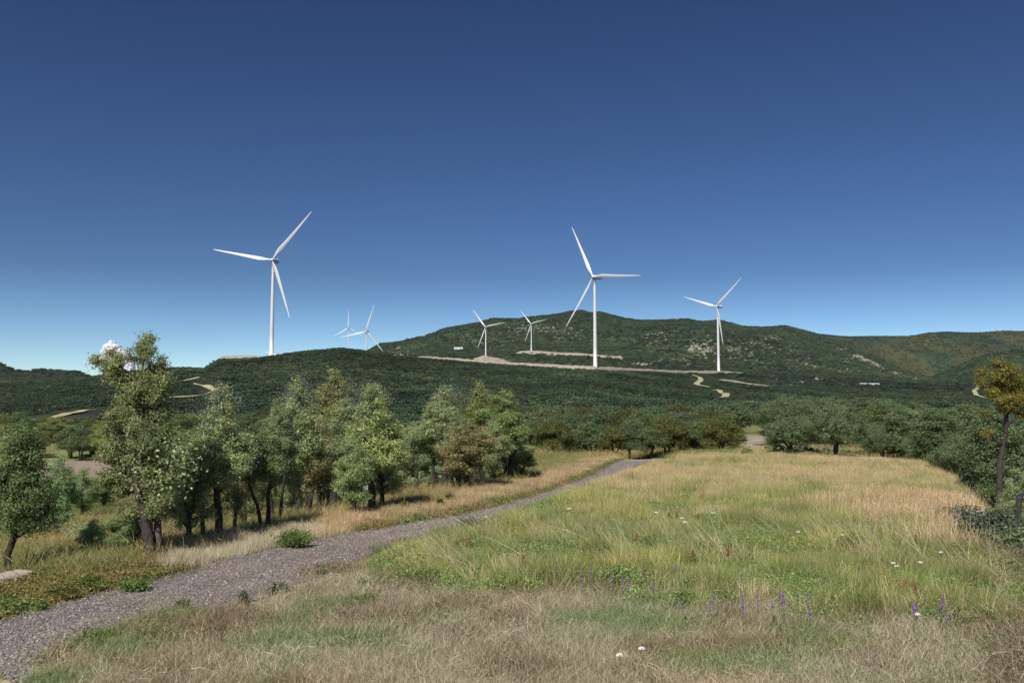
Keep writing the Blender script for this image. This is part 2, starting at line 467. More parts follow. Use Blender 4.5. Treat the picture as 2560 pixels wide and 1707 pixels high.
def ground_tone(x, y):
    n = len(x)
    r = np.hypot(x, y)
    side, px, py = path_side(x, y)
    k = fbm(x / 3.5, y / 3.5, 4, 77) + 0.5
    c = np.empty((n, 3))
    straw = np.array([0.44, 0.37, 0.26]); olive = np.array([0.17, 0.18, 0.085]); rust = np.array([0.22, 0.13, 0.07]); green = np.array([0.085, 0.13, 0.04])
    c[:] = straw * (k[:, None] * 0.6 + 0.7)
    m = in_poly(px, py, LUSH); c[m] = (olive * 0.8)
    w = np.clip((0.5 - k) * 5, 0, 1)[:, None] * 0.55
    c = c * (1 - w) + olive * w
    l = side < 0
    w2 = np.clip((k - 0.35) * 3, 0, 1)[:, None]
    lc = olive * 1.05 * (1 - w2) + np.array([0.27, 0.22, 0.10]) * w2
    near_l = l & (px < 420) & (py > 1380); 
    c[l] = lc[l]; c[near_l] = (rust * 0.9 + 0.3 * green)
    br = np.clip((px - 2430 + 120 * (k - .5)) / 50, 0, 1)[:, None] * np.clip((py - 1370) / 60, 0, 1)[:, None]
    c = c * (1 - br) + np.array([0.23, 0.17, 0.14]) * (.6 + .8 * k[:, None]) * br
    far = np.clip((r - 75) / 60, 0, 1)[:, None]
    valley = np.array([0.22, 0.22, 0.10]) * (0.7 + 0.6 * k[:, None])
    c = c * (1 - far) + valley * far
    hill = np.clip((r - 280) / 120, 0, 1)[:, None]
    hk = fbm(x / 60, y / 60, 4, 13) + 0.5
    hc = np.array([0.034, 0.042, 0.026]) * (0.6 + 0.8 * hk[:, None])
    brn = np.clip((fbm(x / 45, y / 25, 4, 55)) * 6 - 0.9, 0, 1)[:, None] * 0.35
    hc = hc * (1 - brn) + np.array([0.11, 0.085, 0.055]) * brn
    c = c * (1 - hill) + hc * hill
    mt = np.clip((y - 2300) / 300, 0, 1)[:, None]
    mk = fbm(x / 260, y / 260, 5, 91) + 0.5
    mc = np.array([0.042, 0.06, 0.026]) * (0.55 + 0.9 * mk[:, None])
    c = c * (1 - mt) + mc * mt
    gold = (np.clip((y - 4900) / 300, 0, 1) * np.clip(fbm(x / 330, y / 500, 4, 15) * 5 + 0.4, 0, 1))[:, None]
    c = c * (1 - gold * 0.85) + np.array([0.085, 0.08, 0.025]) * gold * 0.85
    return c

def build_ground():
    vis = math.atan(1380 / F)
    az = np.concatenate([np.linspace(-math.pi, -1.2, 26)[:-1], np.linspace(-1.2, -vis, 60)[:-1], np.linspace(-vis, vis, 820)[:-1], np.linspace(vis, 1.2, 60)[:-1], np.linspace(1.2, math.pi, 26)])
    r = np.concatenate([np.geomspace(0.6, 10, 30)[:-1], np.geomspace(10, 280, 240)[:-1], np.geomspace(280, 2300, 230)[:-1], np.geomspace(2300, 7000, 250)[:-1], np.geomspace(7000, 7900, 8)])
    A, R = np.meshgrid(az, r)
    X = (R * np.sin(A)).ravel(); Y = (R * np.cos(A)).ravel()
    Z = terrain(X, Y)
    V = np.stack([X, Y, Z], 1)
    nr, na = len(r), len(az)
    i = (np.arange(nr - 1)[:, None] * na + np.arange(na - 1)[None, :]).ravel()
    Fq = np.stack([i, i + 1, i + na + 1, i + na], 1)[:, ::-1]
    me = np_mesh('ground', V, Fq, M_GROUND, True, ground_tone(X, Y))
    o = add_obj('ground', me); tag(o, kind='structure', label='rolling dry ground rising to green hills and mountain', cat='ground')
    return o
build_ground()

# ---- sheets and banks laid on the ground
def world_curve(pts, n, jitter=0.0, seed=1):
    P = np.array([hit(px, py)[:2] for px, py in pts])
    d = np.concatenate([[0], np.cumsum(np.hypot(*np.diff(P, axis=0).T))])
    s = np.linspace(0, d[-1], n)
    return np.stack([np.interp(s, d, P[:, 0]), np.interp(s, d, P[:, 1])], 1)

def sheet_between(name, Lc, Rc, mat, lift, cols=14, edge=0.35, seed=3, label=None, worn=False):
    n = len(Lc)
    s = np.arange(n)
    el = (fbm(s / 6.0, s * 0 + 1.5, 4, seed)) * 2 * edge; er = (fbm(s / 6.0, s * 0 + 9.5, 4, seed + 5)) * 2 * edge
    u = np.linspace(0, 1, cols)
    d = Rc - Lc; ln = np.hypot(d[:, 0], d[:, 1])[:, None]; dn = d / ln
    Lp = Lc + dn * el[:, None]; Rp = Rc + dn * er[:, None]
    G = Lp[:, None, :] * (1 - u)[None, :, None] + Rp[:, None, :] * u[None, :, None]
    X = G[..., 0].ravel(); Y = G[..., 1].ravel(); Z = terrain(X, Y) + lift
    i = (np.arange(n - 1)[:, None] * cols + np.arange(cols - 1)[None, :]).ravel()
    Fq = np.stack([i, i + 1, i + cols + 1, i + cols], 1)
    tone = None
    if worn:
        uu = np.tile(u, n); band = np.exp(-((uu - .3) / .09) ** 2) + np.exp(-((uu - .68) / .09) ** 2)
        k = .93 + .22 * band + .25 * fbm(X / 1.5, Y / 1.5, 3, 66)
        tone = k[:, None] * np.array([1.03, 1.0, .97])
    me = np_mesh(name, np.stack([X, Y, Z], 1), Fq, mat, True, tone)
    o = add_obj(name, me); tag(o, kind='structure', label=label, cat='road' if label else None)
    return o

def ribbon(name, pts, width, mat, lift, n=80, label=None, edge=0.25, taper=True, along=None):
    C = world_curve(pts, n)
    t = np.gradient(C, axis=0); t /= np.hypot(t[:, 0], t[:, 1])[:, None] + 1e-9
    nrm = np.stack([-t[:, 1], t[:, 0]], 1)
    w = np.full(n, width / 2.0)
    if along is not None: w = 0.5 * (along + (width - along) * np.abs(t[:, 0]) ** 2)
    if taper: w *= np.clip(np.minimum(np.arange(n), np.arange(n)[::-1]) / 4.0 + 0.3, 0, 1)
    return sheet_between(name, C + nrm * w[:, None], C - nrm * w[:, None], mat, lift, 7, edge * (width if along is None else along), 17, label)

def path_world(pts, n):
    # edges of the path, in the plane of the field
    P = []
    for px, py in pts:
        Y = EYE / -float(slope(py)); X = at_depth(px, py, Y)[0]; P.append((X, Y))
    P = np.array(P); d = np.concatenate([[0], np.cumsum(np.hypot(*np.diff(P, axis=0).T))]); s = np.linspace(0, d[-1], n)
    return np.stack([np.interp(s, d, P[:, 0]), np.interp(s, d, P[:, 1])], 1)
pl = path_world([p for p in PATH_L if p[0] > -500], 420); pr = path_world([p for p in PATH_R if p[0] > -300], 420)
sheet_between('gravel_path', pl, pr, M_GRAVEL, 0.035, 22, 0.48, 3, 'grey gravel path curving past the trees to the field end', True)
ribbon('dirt_road', [(1330, 1160), (1400, 1157), (1480, 1153), (1560, 1151), (1660, 1149.5)], 3.0, M_PALEDIRT, 0.05, 60, 'pale dirt track crossing behind the end of the gravel path')

# tracks cut into the hills
def track(pts, w, lift=0.5, mat=None, n=70, name='dirt_track', label=None, along=None):
    return ribbon(name, pts, w, mat or M_YELLOWDIRT, lift, n, label, along=along)
track([(-60, 1080), (0, 1068), (60, 1055), (140, 1045), (235, 1026)], 10, 0.8, along=5, label='yellowish dirt track climbing the left hillside')
track([(300, 1006), (390, 998), (480, 992), (520, 984), (541, 976), (520, 967), (485, 959)], 8, 0.6, along=2.6, label='yellowish dirt track turning a hairpin on the left hill')
track([(446, 955), (470, 951), (497, 944)], 9, 0.6, along=4, label='short pale upper end of the left hill track')
track([(1730, 937), (1750, 944), (1752, 952), (1740, 962), (1775, 970)], 9, 0.8, along=5.5, label='yellow track winding down below the right turbine')
track([(1780, 977), (1797, 976), (1817, 986), (1814, 994), (1790, 1000)], 8, 0.7, along=5, label='lower bend of the yellow track')
track([(2405, 955), (2440, 958), (2446, 966), (2435, 978), (2442, 990), (2470, 997)], 9, 0.9, along=4.5, label='yellow track at the far right of the plain')
track([(2140, 890), (2190, 909), (2240, 934), (2290, 948), (2330, 954)], 12, 1.5, M_PALEDIRT, 80, along=9, label='pale stony path down the spur of the mountain')
track([(1905, 842), (1940, 848), (1985, 868)], 9, 1.5, M_PALEDIRT, 30, label='pale path high on the mountain flank')
track([(1808, 950), (1850, 958), (1912, 967)], 22, 1.0, M_PALEDIRT, label='pale levelled strip on the plain below the right turbine')
track([(2350, 956), (2420, 956)], 26, 1.0, M_PALEDIRT, 20, label='pale levelled pad far across the plain')
track([(30, 1036), (120, 1022), (240, 997)], 5, 0.4, M_PINKDIRT, label='reddish earth streak on the left hillside')
track([(90, 1012), (160, 1003), (236, 990)], 4, 0.4, M_PINKDIRT, label='upper reddish earth streak on the left hillside')
# valley road on the left, its verge and the earth bank beyond
ribbon('road', [(-200, 1226), (200, 1223), (600, 1220), (1000, 1217), (1240, 1212)], 6.5, M_ASPHALT, 0.12, 120, 'pale road across the valley behind the left trees', 0.02, False)
ribbon('road_verge', [(-200, 1243), (200, 1239), (600, 1236), (1000, 1232), (1220, 1226)], 8, M_PALEDIRT, 0.05, 120, 'pale bare verge in front of the valley road', 0.12, False)
ribbon('earth_bank', [(-200, 1182), (100, 1180), (290, 1174)], 48, M_PINKDIRT, 0.25, 60, 'pinkish brown cut bank beyond the valley road', 0.05, False)
ribbon('dirt_clearing', [(1868, 1142), (1878, 1118), (1890, 1102), (1925, 1092)], 9, M_PALEDIRT, 0.12, 60, 'pale gravel ramp rising between the tree belt and the grove', 0.1, False)
ribbon('dirt_patch', [(2110, 1085), (2180, 1078), (2260, 1080)], 14, M_PINKDIRT, 0.3, 30, 'pinkish bare patch seen through the grove')

def bank(name, pts, width, mat, label, front=0.0, n=90, seed=2):
    """raised earth platform: pts = (picture column, distance, height over the land, px rows ignored)"""
    P = np.array(pts, float)
    u = np.linspace(P[0, 0], P[-1, 0], n)
    D = np.interp(u, P[:, 0], P[:, 1]); Hh = np.interp(u, P[:, 0], P[:, 2])
    Hh = Hh * (1 + 0.35 * fbm(u / 9.0, u * 0, 3, seed))
    rows = []
    for off, k in ((-width * 0.38 - Hh * 2.2, -0.3), (-width * 0.38 - Hh * 1.3, 0.45), (-width * 0.38, 1.0), (width * 0.38, 1.0), (width * 0.62, -0.3)):
        Y = D + off + front; X = (u - CX) / F * Y
        z = terrain(X, Y)
        if k > 0.9: zc = terrain((u - CX) / F * D, D); z = zc + Hh
        elif k > 0: z = z + Hh * k
        else: z = z - 0.6
        rows.append(np.stack([X, Y, z], 1))
    V = np.concatenate(rows)
    i = (np.arange(len(rows) - 1)[:, None] * n + np.arange(n - 1)[None, :]).ravel()
    me = np_mesh(name, V, np.stack([i, i + 1, i + n + 1, i + n], 1), mat)
    o = add_obj(name, me); tag(o, kind='structure', label=label, cat='bank')
    return o
def cd(px): return float(I(px, CREST_D))
bank('road_embankment', [(p, cd(p) - 4, h) for p, h in ((1035, .5), (1060, 2.8), (1150, 3.1), (1280, 3.3), (1360, 3.8), (1486, 4.3), (1560, 3.8), (1700, 2.8), (1797, 4.3), (1850, 3), (1865, .4))], 12, M_PALEDIRT, 'long pale earth embankment carrying the access road along the hill crest', n=220)
bank('turbine_pad', [(p, cd(p) - 3, h) for p, h in ((541, .3), (552, 4.2), (600, 4.2), (640, 3.2), (668, .4))], 16, M_PALEDIRT, 'pale levelled earth pad left of the nearest turbine', n=60)
bank('spoil_heap', [(1150, 2405, 4), (1175, 2405, 16), (1212, 2405, 27), (1240, 2405, 22), (1262, 2405, 17), (1290, 2405, 10)], 60, M_PALEDIRT, 'pale heap of earth under a distant turbine', n=60)
bank('turbine_terrace', [(1290, 2990, 1), (1300, 2990, 7), (1350, 2990, 8), (1400, 2985, 5), (1440, 2980, 6), (1500, 2975, 4), (1540, 2970, 5), (1552, 2970, 8), (1558, 2970, 1)], 40, M_PALEDIRT, 'pale terrace with a road under the turbine below the mountain', n=90)

# ------------------------------------------------------------------ things on the hills
def blade_mesh(length, name='blade'):
    """along +Z from the hub, rotor axis = -Y"""
    st = [(0.0, 1.15, 1.15, 0), (0.025, 1.15, 1.15, 0), (0.07, 1.7, 1.1, 10), (0.14, 2.9, 0.85, 14), (0.21, 3.5, 0.65, 12), (0.35, 2.9, 0.45, 8), (0.55, 2.1, 0.3, 4), (0.75, 1.45, 0.2, 1), (0.92, 0.85, 0.12, -1), (0.985, 0.5, 0.07, -2), (1.0, 0.12, 0.03, -2)]
    V = []; Fq = []; S = 14
    for i, (u, ch, th, tw) in enumerate(st):
        z = u * length; tw = math.radians(tw + 8)
        airfoil = min(1, max(0, (u - 0.03) / 0.1))
        for k in range(S):
            a = 2 * math.pi * k / S
            x = math.cos(a) * ch * 0.62; y = math.sin(a) * th * 0.62 * (1 - 0.45 * airfoil * math.cos(a))
            x -= airfoil * ch * 0.2                       # leading edge nearly straight
            X = x * math.cos(tw) - y * math.sin(tw); Y = x * math.sin(tw) + y * math.cos(tw)
            V.append((X, Y - 2.2 * u * u, z))             # slight bend upwind
    for i in range(len(st) - 1):
        for k in range(S):
            k2 = (k + 1) % S
            Fq.append((i * S + k, i * S + k2, (i + 1) * S + k2, (i + 1) * S + k))
    b = MB(); b.add(V, Fq + [tuple((len(st) - 1) * S + k for k in range(S))])
    return b.build(name, M_WHITE)

def lathe(prof, axis, sides=28):
    V = []; Fq = []
    for (r, h) in prof:
        for k in range(sides):
            a = 2 * math.pi * k / sides; c, s = math.cos(a) * r, math.sin(a) * r
            V.append((c, s, h) if axis == 'Z' else (c, h, s))
    for i in range(len(prof) - 1):
        for k in range(sides):
            k2 = (k + 1) % sides
            f = (i * sides + k, i * sides + k2, (i + 1) * sides + k2, (i + 1) * sides + k)
            Fq.append(f if axis == 'Z' else f[::-1])
    return V, Fq

BLADE = blade_mesh(64)
b = MB(); V, Fq = lathe([(0.02, -4.9), (0.9, -4.6), (1.7, -3.6), (2.05, -2.4), (2.05, -1.4), (1.7, -1.0), (0.1, -1.0)], 'Y', 24); b.add(V, Fq)
HUB = b.build('hub', M_WHITE)
def nacelle_mesh():
    # rounded box lofted along the rotor axis
    st = [(-1.0, 1.55, 1.6), (-0.7, 1.9, 1.9), (1.0, 2.0, 2.05), (5.0, 2.0, 2.1), (9.0, 1.9, 1.95), (11.2, 1.6, 1.6), (11.9, 0.9, 0.9)]
    V = []; Fq = []; S = 20
    for (y, w, h) in st:
        for k in range(S):
            a = 2 * math.pi * k / S
            c = math.copysign(abs(math.cos(a)) ** 0.45, math.cos(a)); s = math.copysign(abs(math.sin(a)) ** 0.45, math.sin(a))
            V.append((c * w, y, s * h + 0.2))
    n = len(st)
    for i in range(n - 1):
        for k in range(S):
            k2 = (k + 1) % S
            Fq.append((i * S + k2, i * S + k, (i + 1) * S + k, (i + 1) * S + k2))
    Fq.append(tuple(range(S))); Fq.append(tuple(reversed([(n - 1) * S + k for k in range(S)])))
    b = MB(); b.add(V, Fq)
    return b
NAC = nacelle_mesh().build('nacelle', M_WHITE)
b = MB(); b.box((0, 10.2, 2.6), (2.6, 1.6, 0.9)); b.tube([(0.8, 8.6, 2.0), (0.8, 8.6, 3.7)], [0.07, 0.05], 6); b.tube([(-0.8, 8.6, 2.0), (-0.8, 8.6, 3.7)], [0.07, 0.05], 6)
COOLER = b.build('cooler', M_WHITE, False)

def turbine(px, py_hub, dist, yaw_deg, alpha, label, group='white wind turbines on the hills', R=64.0, hub_h=None):
    hx, hy, hz = at_depth(px, py_hub, dist)
    yaw = math.radians(yaw_deg)
    # rotor is 3.2 m in front of the tower axis
    ax = Vector((-math.sin(yaw), -math.cos(yaw), 0))
    tx, ty = hx - ax.x * 3.2, hy - ax.y * 3.2
    gz = tz(tx, ty) - 0.5
    root = empty('wind_turbine', (tx, ty, gz))
    tag(root, label, 'wind turbine', group)
    h = hz - gz
    prof = [(2.45, -1.0), (2.45, 0.4), (2.15, 0.45), (1.95, 0.25 * h), (1.7, 0.55 * h), (1.35, 0.9 * h), (1.3, h - 2.1), (1.75, h - 2.0), (1.75, h - 1.4)]
    m = MB(); V, Fq = lathe(prof, 'Z', 32); m.add(V, Fq)
    tw = add_obj('tower', m.build('tower', M_WHITE), root)
    m = MB(); m.box((0, 0, 0), (1.0, 0.16, 2.2)); m.box((0, -0.5, -1.4), (1.5, 1.2, 0.15))
    dr = add_obj('door', m.build('door', M_ROOF, False), tw)
    dr.location = (0.3, -2.18, 2.2)
    nac = add_obj('nacelle', NAC, root); nac.location = (0, 0, h); 
    rz = -yaw
    nac.rotation_euler = (0, 0, rz)
    c = add_obj('cooler', COOLER, nac)
    hub = add_obj('hub', HUB, root); hub.location = (0, 0, h); hub.rotation_euler = (0, 0, rz)
    for k in range(3):
        a = math.radians(alpha + 120 * k)
        # blade +Z turned to angle a in the rotor plane (x right, z up as seen from the front)
        bl = add_obj('blade', BLADE, root)
        Mr = Matrix.Rotation(rz, 4, 'Z') @ Matrix.Translation((0, -3.0, 0)) @ Matrix.Rotation(math.pi / 2 - a, 4, 'Y')
        bl.matrix_local = Matrix.Translation((0, 0, h)) @ Mr @ Matrix.Scale(R / 64.0, 4)
    return root

turbine(680, 650, 900, 8, 49, 'largest white wind turbine, standing on the hill at left', R=65)
turbine(1482, 692, 944, 43, 115, 'tall white wind turbine by the embankment, one blade pointing almost straight up')
turbine(1791, 766, 1335, 46, 41, 'white wind turbine at the right end of the embankment, two blades raised', R=61)
turbine(1213, 817, 2405, 30, 8, 'small white wind turbine beside the pale heap of earth')
turbine(1327, 809, 2985, 32, 10, 'small white wind turbine on the terrace below the mountain')
turbine(915, 828, 2020, 12, 72, 'white wind turbine half hidden behind the hill, right one of a close pair')
turbine(871, 819, 3130, 10, 89, 'thin distant wind turbine with one blade straight up, left of a close pair')
turbine(692, 887, 3900, 8, 45, 'faint distant wind turbine with only its blades showing over the hill')

def shed(px, py, wpx, hpx, label, depth=14, rz=0.0, gable=True, group=None):
    x, y, z = hit(px, py)
    w = wpx * y / F; h = hpx * y / F
    r = empty('warehouse', (x, y, z - 0.3), rz); tag(r, label, 'building', group)
    m = MB(); m.box((0, 0, h * 0.42), (w, depth, h * 0.84 + 0.3)); add_obj('wall', m.build('wall', M_WHITE, False), r)
    m = MB(); d = depth / 2 + 0.4; ww = w / 2 + 0.4; z0 = h * 0.85 + 0.16; z1 = h * 1.02 + 0.2
    m.add([(-ww, -d, z0), (ww, -d, z0), (ww, d, z0), (-ww, d, z0), (-ww, 0, z1), (ww, 0, z1)], [(0, 1, 5, 4), (2, 3, 4, 5), (3, 2, 1, 0), (0, 4, 3), (1, 2, 5)])
    add_obj('roof', m.build('roof', M_WHITE, False), r)
    n = max(2, int(w // 14))
    for i in range(n):
        m = MB(); m.box(((i + 0.5) / n * w - w / 2, -depth / 2 - 0.03, h * 0.3), (w / n * 0.35, 0.1, h * 0.42))
        add_obj('door', m.build('door', M_ROOF, False), r)
    return r
shed(1146, 875, 22, 7.5, 'small white building on the lower slope of the mountain', 16, 0.1)
shed(2156, 961, 15, 4.2, 'shorter white shed of the pair on the plain', 9, 0.0)
shed(2182, 962.5, 26, 5.2, 'longer white shed of the pair on the plain', 12, -0.03)

# guard rail beside the valley road
def guard_rail():
    C = world_curve([(-200, 1227), (200, 1224.5), (600, 1221.5), (1000, 1218.5), (1230, 1214)], 90)
    z = terrain(C[:, 0], C[:, 1])
    root = empty('guard_rail', (C[0, 0], C[0, 1], z[0])); tag(root, 'low galvanised guard rail along the valley road behind the left trees', 'guard rail')
    o = Vector((C[0, 0], C[0, 1], z[0]))
    V = []; Fq = []
    for i in range(len(C)):
        for dz, dy in ((0.45, 0), (0.55, -0.06), (0.65, 0.0), (0.75, -0.06), (0.85, 0)):
            V.append((C[i, 0] - o.x, C[i, 1] - o.y + dy, z[i] + dz - o.z))
    for i in range(len(C) - 1):
        for k in range(4): Fq.append((i * 5 + k, (i + 1) * 5 + k, (i + 1) * 5 + k + 1, i * 5 + k + 1))
    m = MB(); m.add(V, Fq); add_obj('rail', m.build('rail', M_STEEL, False), root)
    pm = MB(); pm.box((0, 0.08, 0.3), (0.1, 0.1, 1.1)); pm = pm.build('post', M_STEEL, False)
    for i in range(0, len(C), 2):
        p = add_obj('post', pm, root); p.location = (C[i, 0] - o.x, C[i, 1] - o.y, z[i] - o.z)
guard_rail()

# cloud far beyond the mountains
def cloud():
    rng = np.random.default_rng(4)
    c = Vector(at_depth(283, 885, 12000))
    import bmesh
    bm = bmesh.new()
    s = 12000 / F
    spec = [(-16, 16, 11), (-4, 24, 10), (-22, 4, 10), (0, 6, 18), (18, -2, 13), (34, -12, 11), (10, 16, 8), (-2, -18, 18), (25, -24, 16), (46, -28, 8), (-28, -14, 11), (8, -34, 18), (-20, -32, 14), (40, -40, 14)]
    for (dx, dz, r) in spec:
        for j in range(16):
            q = rng.normal(size=3); q /= np.linalg.norm(q)
            rr = r * (1.0 if j == 0 else rng.uniform(0.2, 0.42)); qq = q * (0 if j == 0 else r * 0.88)
            mat = Matrix.Translation((dx * s + qq[0] * s, qq[1] * s, dz * s + qq[2] * s)) @ Matrix.Scale(rr * s, 4)
            bmesh.ops.create_icosphere(bm, subdivisions=3, radius=1.0, matrix=mat)
    me = bpy.data.meshes.new('cloud'); bm.to_mesh(me); bm.free()
    m, N, L = new_mat('cloud_vapour')
    d = N.new('ShaderNodeBsdfDiffuse'); d.inputs[0].default_value = (0.93, 0.93, 0.94, 1)
    t = N.new('ShaderNodeBsdfTranslucent'); t.inputs[0].default_value = (0.93, 0.93, 0.94, 1)
    mx = N.new('ShaderNodeMixShader'); mx.inputs[0].default_value = 0.4
    L.new(d.outputs[0], mx.inputs[1]); L.new(t.outputs[0], mx.inputs[2])
    o_ = N.new('ShaderNodeOutputMaterial'); L.new(mx.outputs[0], o_.inputs[0])
    me.materials.append(m); me.polygons.foreach_set('use_smooth', np.ones(len(me.polygons), bool))
    o = add_obj('cloud', me, loc=c)
    rm = o.modifiers.new('merge', 'REMESH'); rm.mode = 'VOXEL'; rm.voxel_size = 6.0; rm.use_smooth_shade = True
    sm = o.modifiers.new('soften', 'SMOOTH'); sm.iterations = 14; sm.factor = 0.7
    tx = bpy.data.textures.new('billow', 'CLOUDS'); tx.noise_scale = 45; tx.noise_depth = 6
    dp = o.modifiers.new('billow', 'DISPLACE'); dp.texture = tx; dp.strength = 12; dp.mid_level = .5
    tag(o, 'small white heaped cloud low in the sky behind the tall tree', 'cloud', kind='stuff')
cloud()

# ------------------------------------------------------------------ trees
def quads_at(P, size, rng, aspect=1.6, nrm=None):
    """small leaf quads at points P"""
    n = len(P)
    a = rng.normal(size=(n, 3)); a[:, 2] *= 0.7; a /= np.linalg.norm(a, axis=1)[:, None]
    r = rng.normal(size=(n, 3)); r[:, 2] += 0
    if nrm is not None:       # leaves of a clump face roughly outwards
        nn = nrm + rng.normal(size=(n, 3)) * 0.55; nn /= np.linalg.norm(nn, axis=1)[:, None] + 1e-9
        a = np.cross(nn, r); a /= np.linalg.norm(a, axis=1)[:, None] + 1e-9; r = nn
    b_ = np.cross(a, r); b_ /= np.linalg.norm(b_, axis=1)[:, None] + 1e-9
    s = size * rng.uniform(0.6, 1.4, n)[:, None]
    a = a * s * aspect * 0.5; b_ = b_ * s * 0.5
    V = np.stack([P - a, P - b_ * 0.9, P + a, P + b_ * 0.9], 1).reshape(-1, 3)
    return V, np.arange(4 * n).reshape(-1, 4)

def palette(rng, n, cols, w, var=0.25):
    cols = np.array(cols); idx = rng.choice(len(cols), n, p=np.array(w) / sum(w))
    c = cols[idx] * rng.uniform(1 - var, 1 + var, (n, 1))
    return c

GREENS = ([(0.341, 0.428, 0.208), (0.226, 0.304, 0.142), (0.465, 0.484, 0.250), (0.397, 0.318, 0.167)], [5, 4, 2, 0.7])
GRGREEN = ([(0.458, 0.537, 0.268), (0.290, 0.367, 0.168), (0.610, 0.592, 0.282), (0.458, 0.311, 0.168)], [5, 4, 2, 0.4])
BROWNS = ([(0.325, 0.370, 0.169), (0.429, 0.403, 0.208), (0.520, 0.299, 0.130), (0.351, 0.221, 0.111)], [4, 3, 1.2, 1.3])
GOLDS = ([(0.300, 0.288, 0.060), (0.348, 0.264, 0.054), (0.180, 0.204, 0.060), (0.288, 0.192, 0.048)], [4, 3, 3, 1.3])
BELTG = ([(0.180, 0.198, 0.066), (0.144, 0.168, 0.060), (0.240, 0.216, 0.072)], [4, 3, 2])
OLIVES = ([(0.213, 0.289, 0.133), (0.300, 0.363, 0.195), (0.150, 0.200, 0.097), (0.351, 0.339, 0.139)], [5, 3, 4, 1])
SILVER = ([(0.343, 0.406, 0.374), (0.250, 0.296, 0.265), (0.437, 0.468, 0.437)], [3, 3, 1])

def make_tree(seed, H, blobs, pal, leaves=14000, leaf=0.055, trunk_r=0.09, stems=1, lean=0.1, wisp=0.0, dead=False, clump=0.15, crook=0.06, bark=None, trunk_top=0.85, bow=None, path=None):
    """blobs = list of (x, y, z, rx, rz) ellipsoids of foliage. returns (trunk mesh, crown mesh, dead limb mesh)"""
    rng = np.random.default_rng(seed)
    T = MB(); Pts = []; NV = []
    stem_paths = []
    for s in range(stems):
        ang = rng.uniform(0, 2 * math.pi); off = 0 if stems == 1 else 0.06 + 0.05 * s
        lx, ly = rng.normal(0, lean, 2)
        if stems > 1: lx += math.cos(s * 2.4 + seed) * 0.28 * H * 0.5; ly += math.sin(s * 2.4 + seed) * 0.12 * H
        n = 12; pts = []; rad = []
        ph = rng.uniform(0, 6, 4)
        top = H * trunk_top * (1 if s == 0 else rng.uniform(0.6, 0.9))
        for i in range(n):
            u = i / (n - 1)
            wob = crook * H * 0.25
            x = off * math.cos(ang) + lx * u ** 1.2 + wob * math.sin(u * 7 + ph[0]) * u + 0.35 * wob * math.sin(u * 17 + ph[1]) * min(1, u * 3)
            y = off * math.sin(ang) + ly * u ** 1.2 + wob * math.sin(u * 6 + ph[2]) * u
            if bow and s == 0: x += bow * math.sin(min(1, u * 2.2) * math.pi)
            pts.append(Vector((x, y, u * top - (0.25 if i == 0 else 0))))
            tr = trunk_r * (1 if s == 0 else 0.75)
            rad.append(tr * (1.35 if i == 0 else 1) * (1 - 0.86 * u) + 0.008)
        if path and s == 0: pts = [Vector(p[:3]) for p in path]; rad = [p[3] for p in path]
        T.tube(pts, rad, 9); stem_paths.append((pts, rad))
    tot = sum(bb[3] * bb[3] * bb[4] for bb in blobs)
    for (bx, by, bz, rx, rz) in blobs:
        # nearest stem point lower than the blob
        best = None
        for pts, rad in stem_paths:
            for i in range(2 if len(pts) > 8 else 1, len(pts)):
                if pts[i].z < bz - 0.1 * rz:
                    dd = (pts[i] - Vector((bx, by, bz - rz * 0.8))).length
                    if best is None or dd < best[0]: best = (dd, pts[i], rad[i])
        if best is None: best = (0, stem_paths[0][0][3], 0.04)
        st, r0 = best[1], min(best[2] * 0.75, 0.05 * H / 5)
        c = Vector((bx, by, bz))
        mid = st.lerp(c, 0.5) + Vector(rng.normal(0, 0.06, 3)) * rx * 2; mid.z -= 0.05 * rz
        limb = [st, st.lerp(mid, 0.5) + Vector(rng.normal(0, 0.03, 3)), mid, mid.lerp(c, 0.6) + Vector(rng.normal(0, 0.04, 3)), c]
        T.tube(limb, [r0, r0 * 0.85, r0 * 0.65, r0 * 0.5, r0 * 0.35], 6)
        nc = max(6, int(95 * (rx * rx * rz / tot) * len(blobs) ** 0.5 * 1.7))
        q = rng.normal(size=(nc, 3)); q /= np.linalg.norm(q, axis=1)[:, None]
        q *= (rng.uniform(0.15, 1, (nc, 1)) ** 0.45)
        cp = np.array([bx, by, bz]) + q * np.array([rx, rx, rz])
        for j, p in enumerate(cp):
            if j % 2 == 0:
                v = Vector(p); m2 = c.lerp(v, 0.5) + Vector(rng.normal(0, 0.05, 3)) * rx
                a0 = limb[int(rng.integers(2, 5))]
                T.tube([a0, a0.lerp(v, .5) + Vector(rng.normal(0, 0.06, 3)) * rx, v], [r0 * 0.3, r0 * 0.2, 0.005], 4)
        nl = int(leaves * (rx * rx * rz / tot) * 0.35 + leaves * 0.65 * (rx * rz) / sum(bb[3] * bb[4] for bb in blobs))
        ci = rng.integers(0, nc, nl)
        sg = clump * (0.7 + 0.6 * rng.random(nc))[ci][:, None]
        of = rng.normal(size=(nl, 3)) * sg * np.array([1, 1, 0.8])
        P = cp[ci] + of
        nv = of / (np.linalg.norm(of, axis=1)[:, None] + 1e-9) + 0.6 * q[ci] / (np.linalg.norm(q[ci], axis=1)[:, None] + 1e-9) + np.array([0, 0, .45])
        nv /= np.linalg.norm(nv, axis=1)[:, None] + 1e-9; NV.append(nv)
        Pts.append((P, ci + 1000 * len(Pts)))
    P = np.concatenate([p for p, _ in Pts]); cid = np.concatenate([c for _, c in Pts])
    V, Fq = quads_at(P, leaf, rng, 1.6, np.concatenate(NV))
    cc = palette(rng, len(P), *pal)
    ctone = rng.uniform(0.68, 1.32, 200000)[cid][:, None]
    cc = cc * ctone
    cols = np.repeat(cc, 4, axis=0)
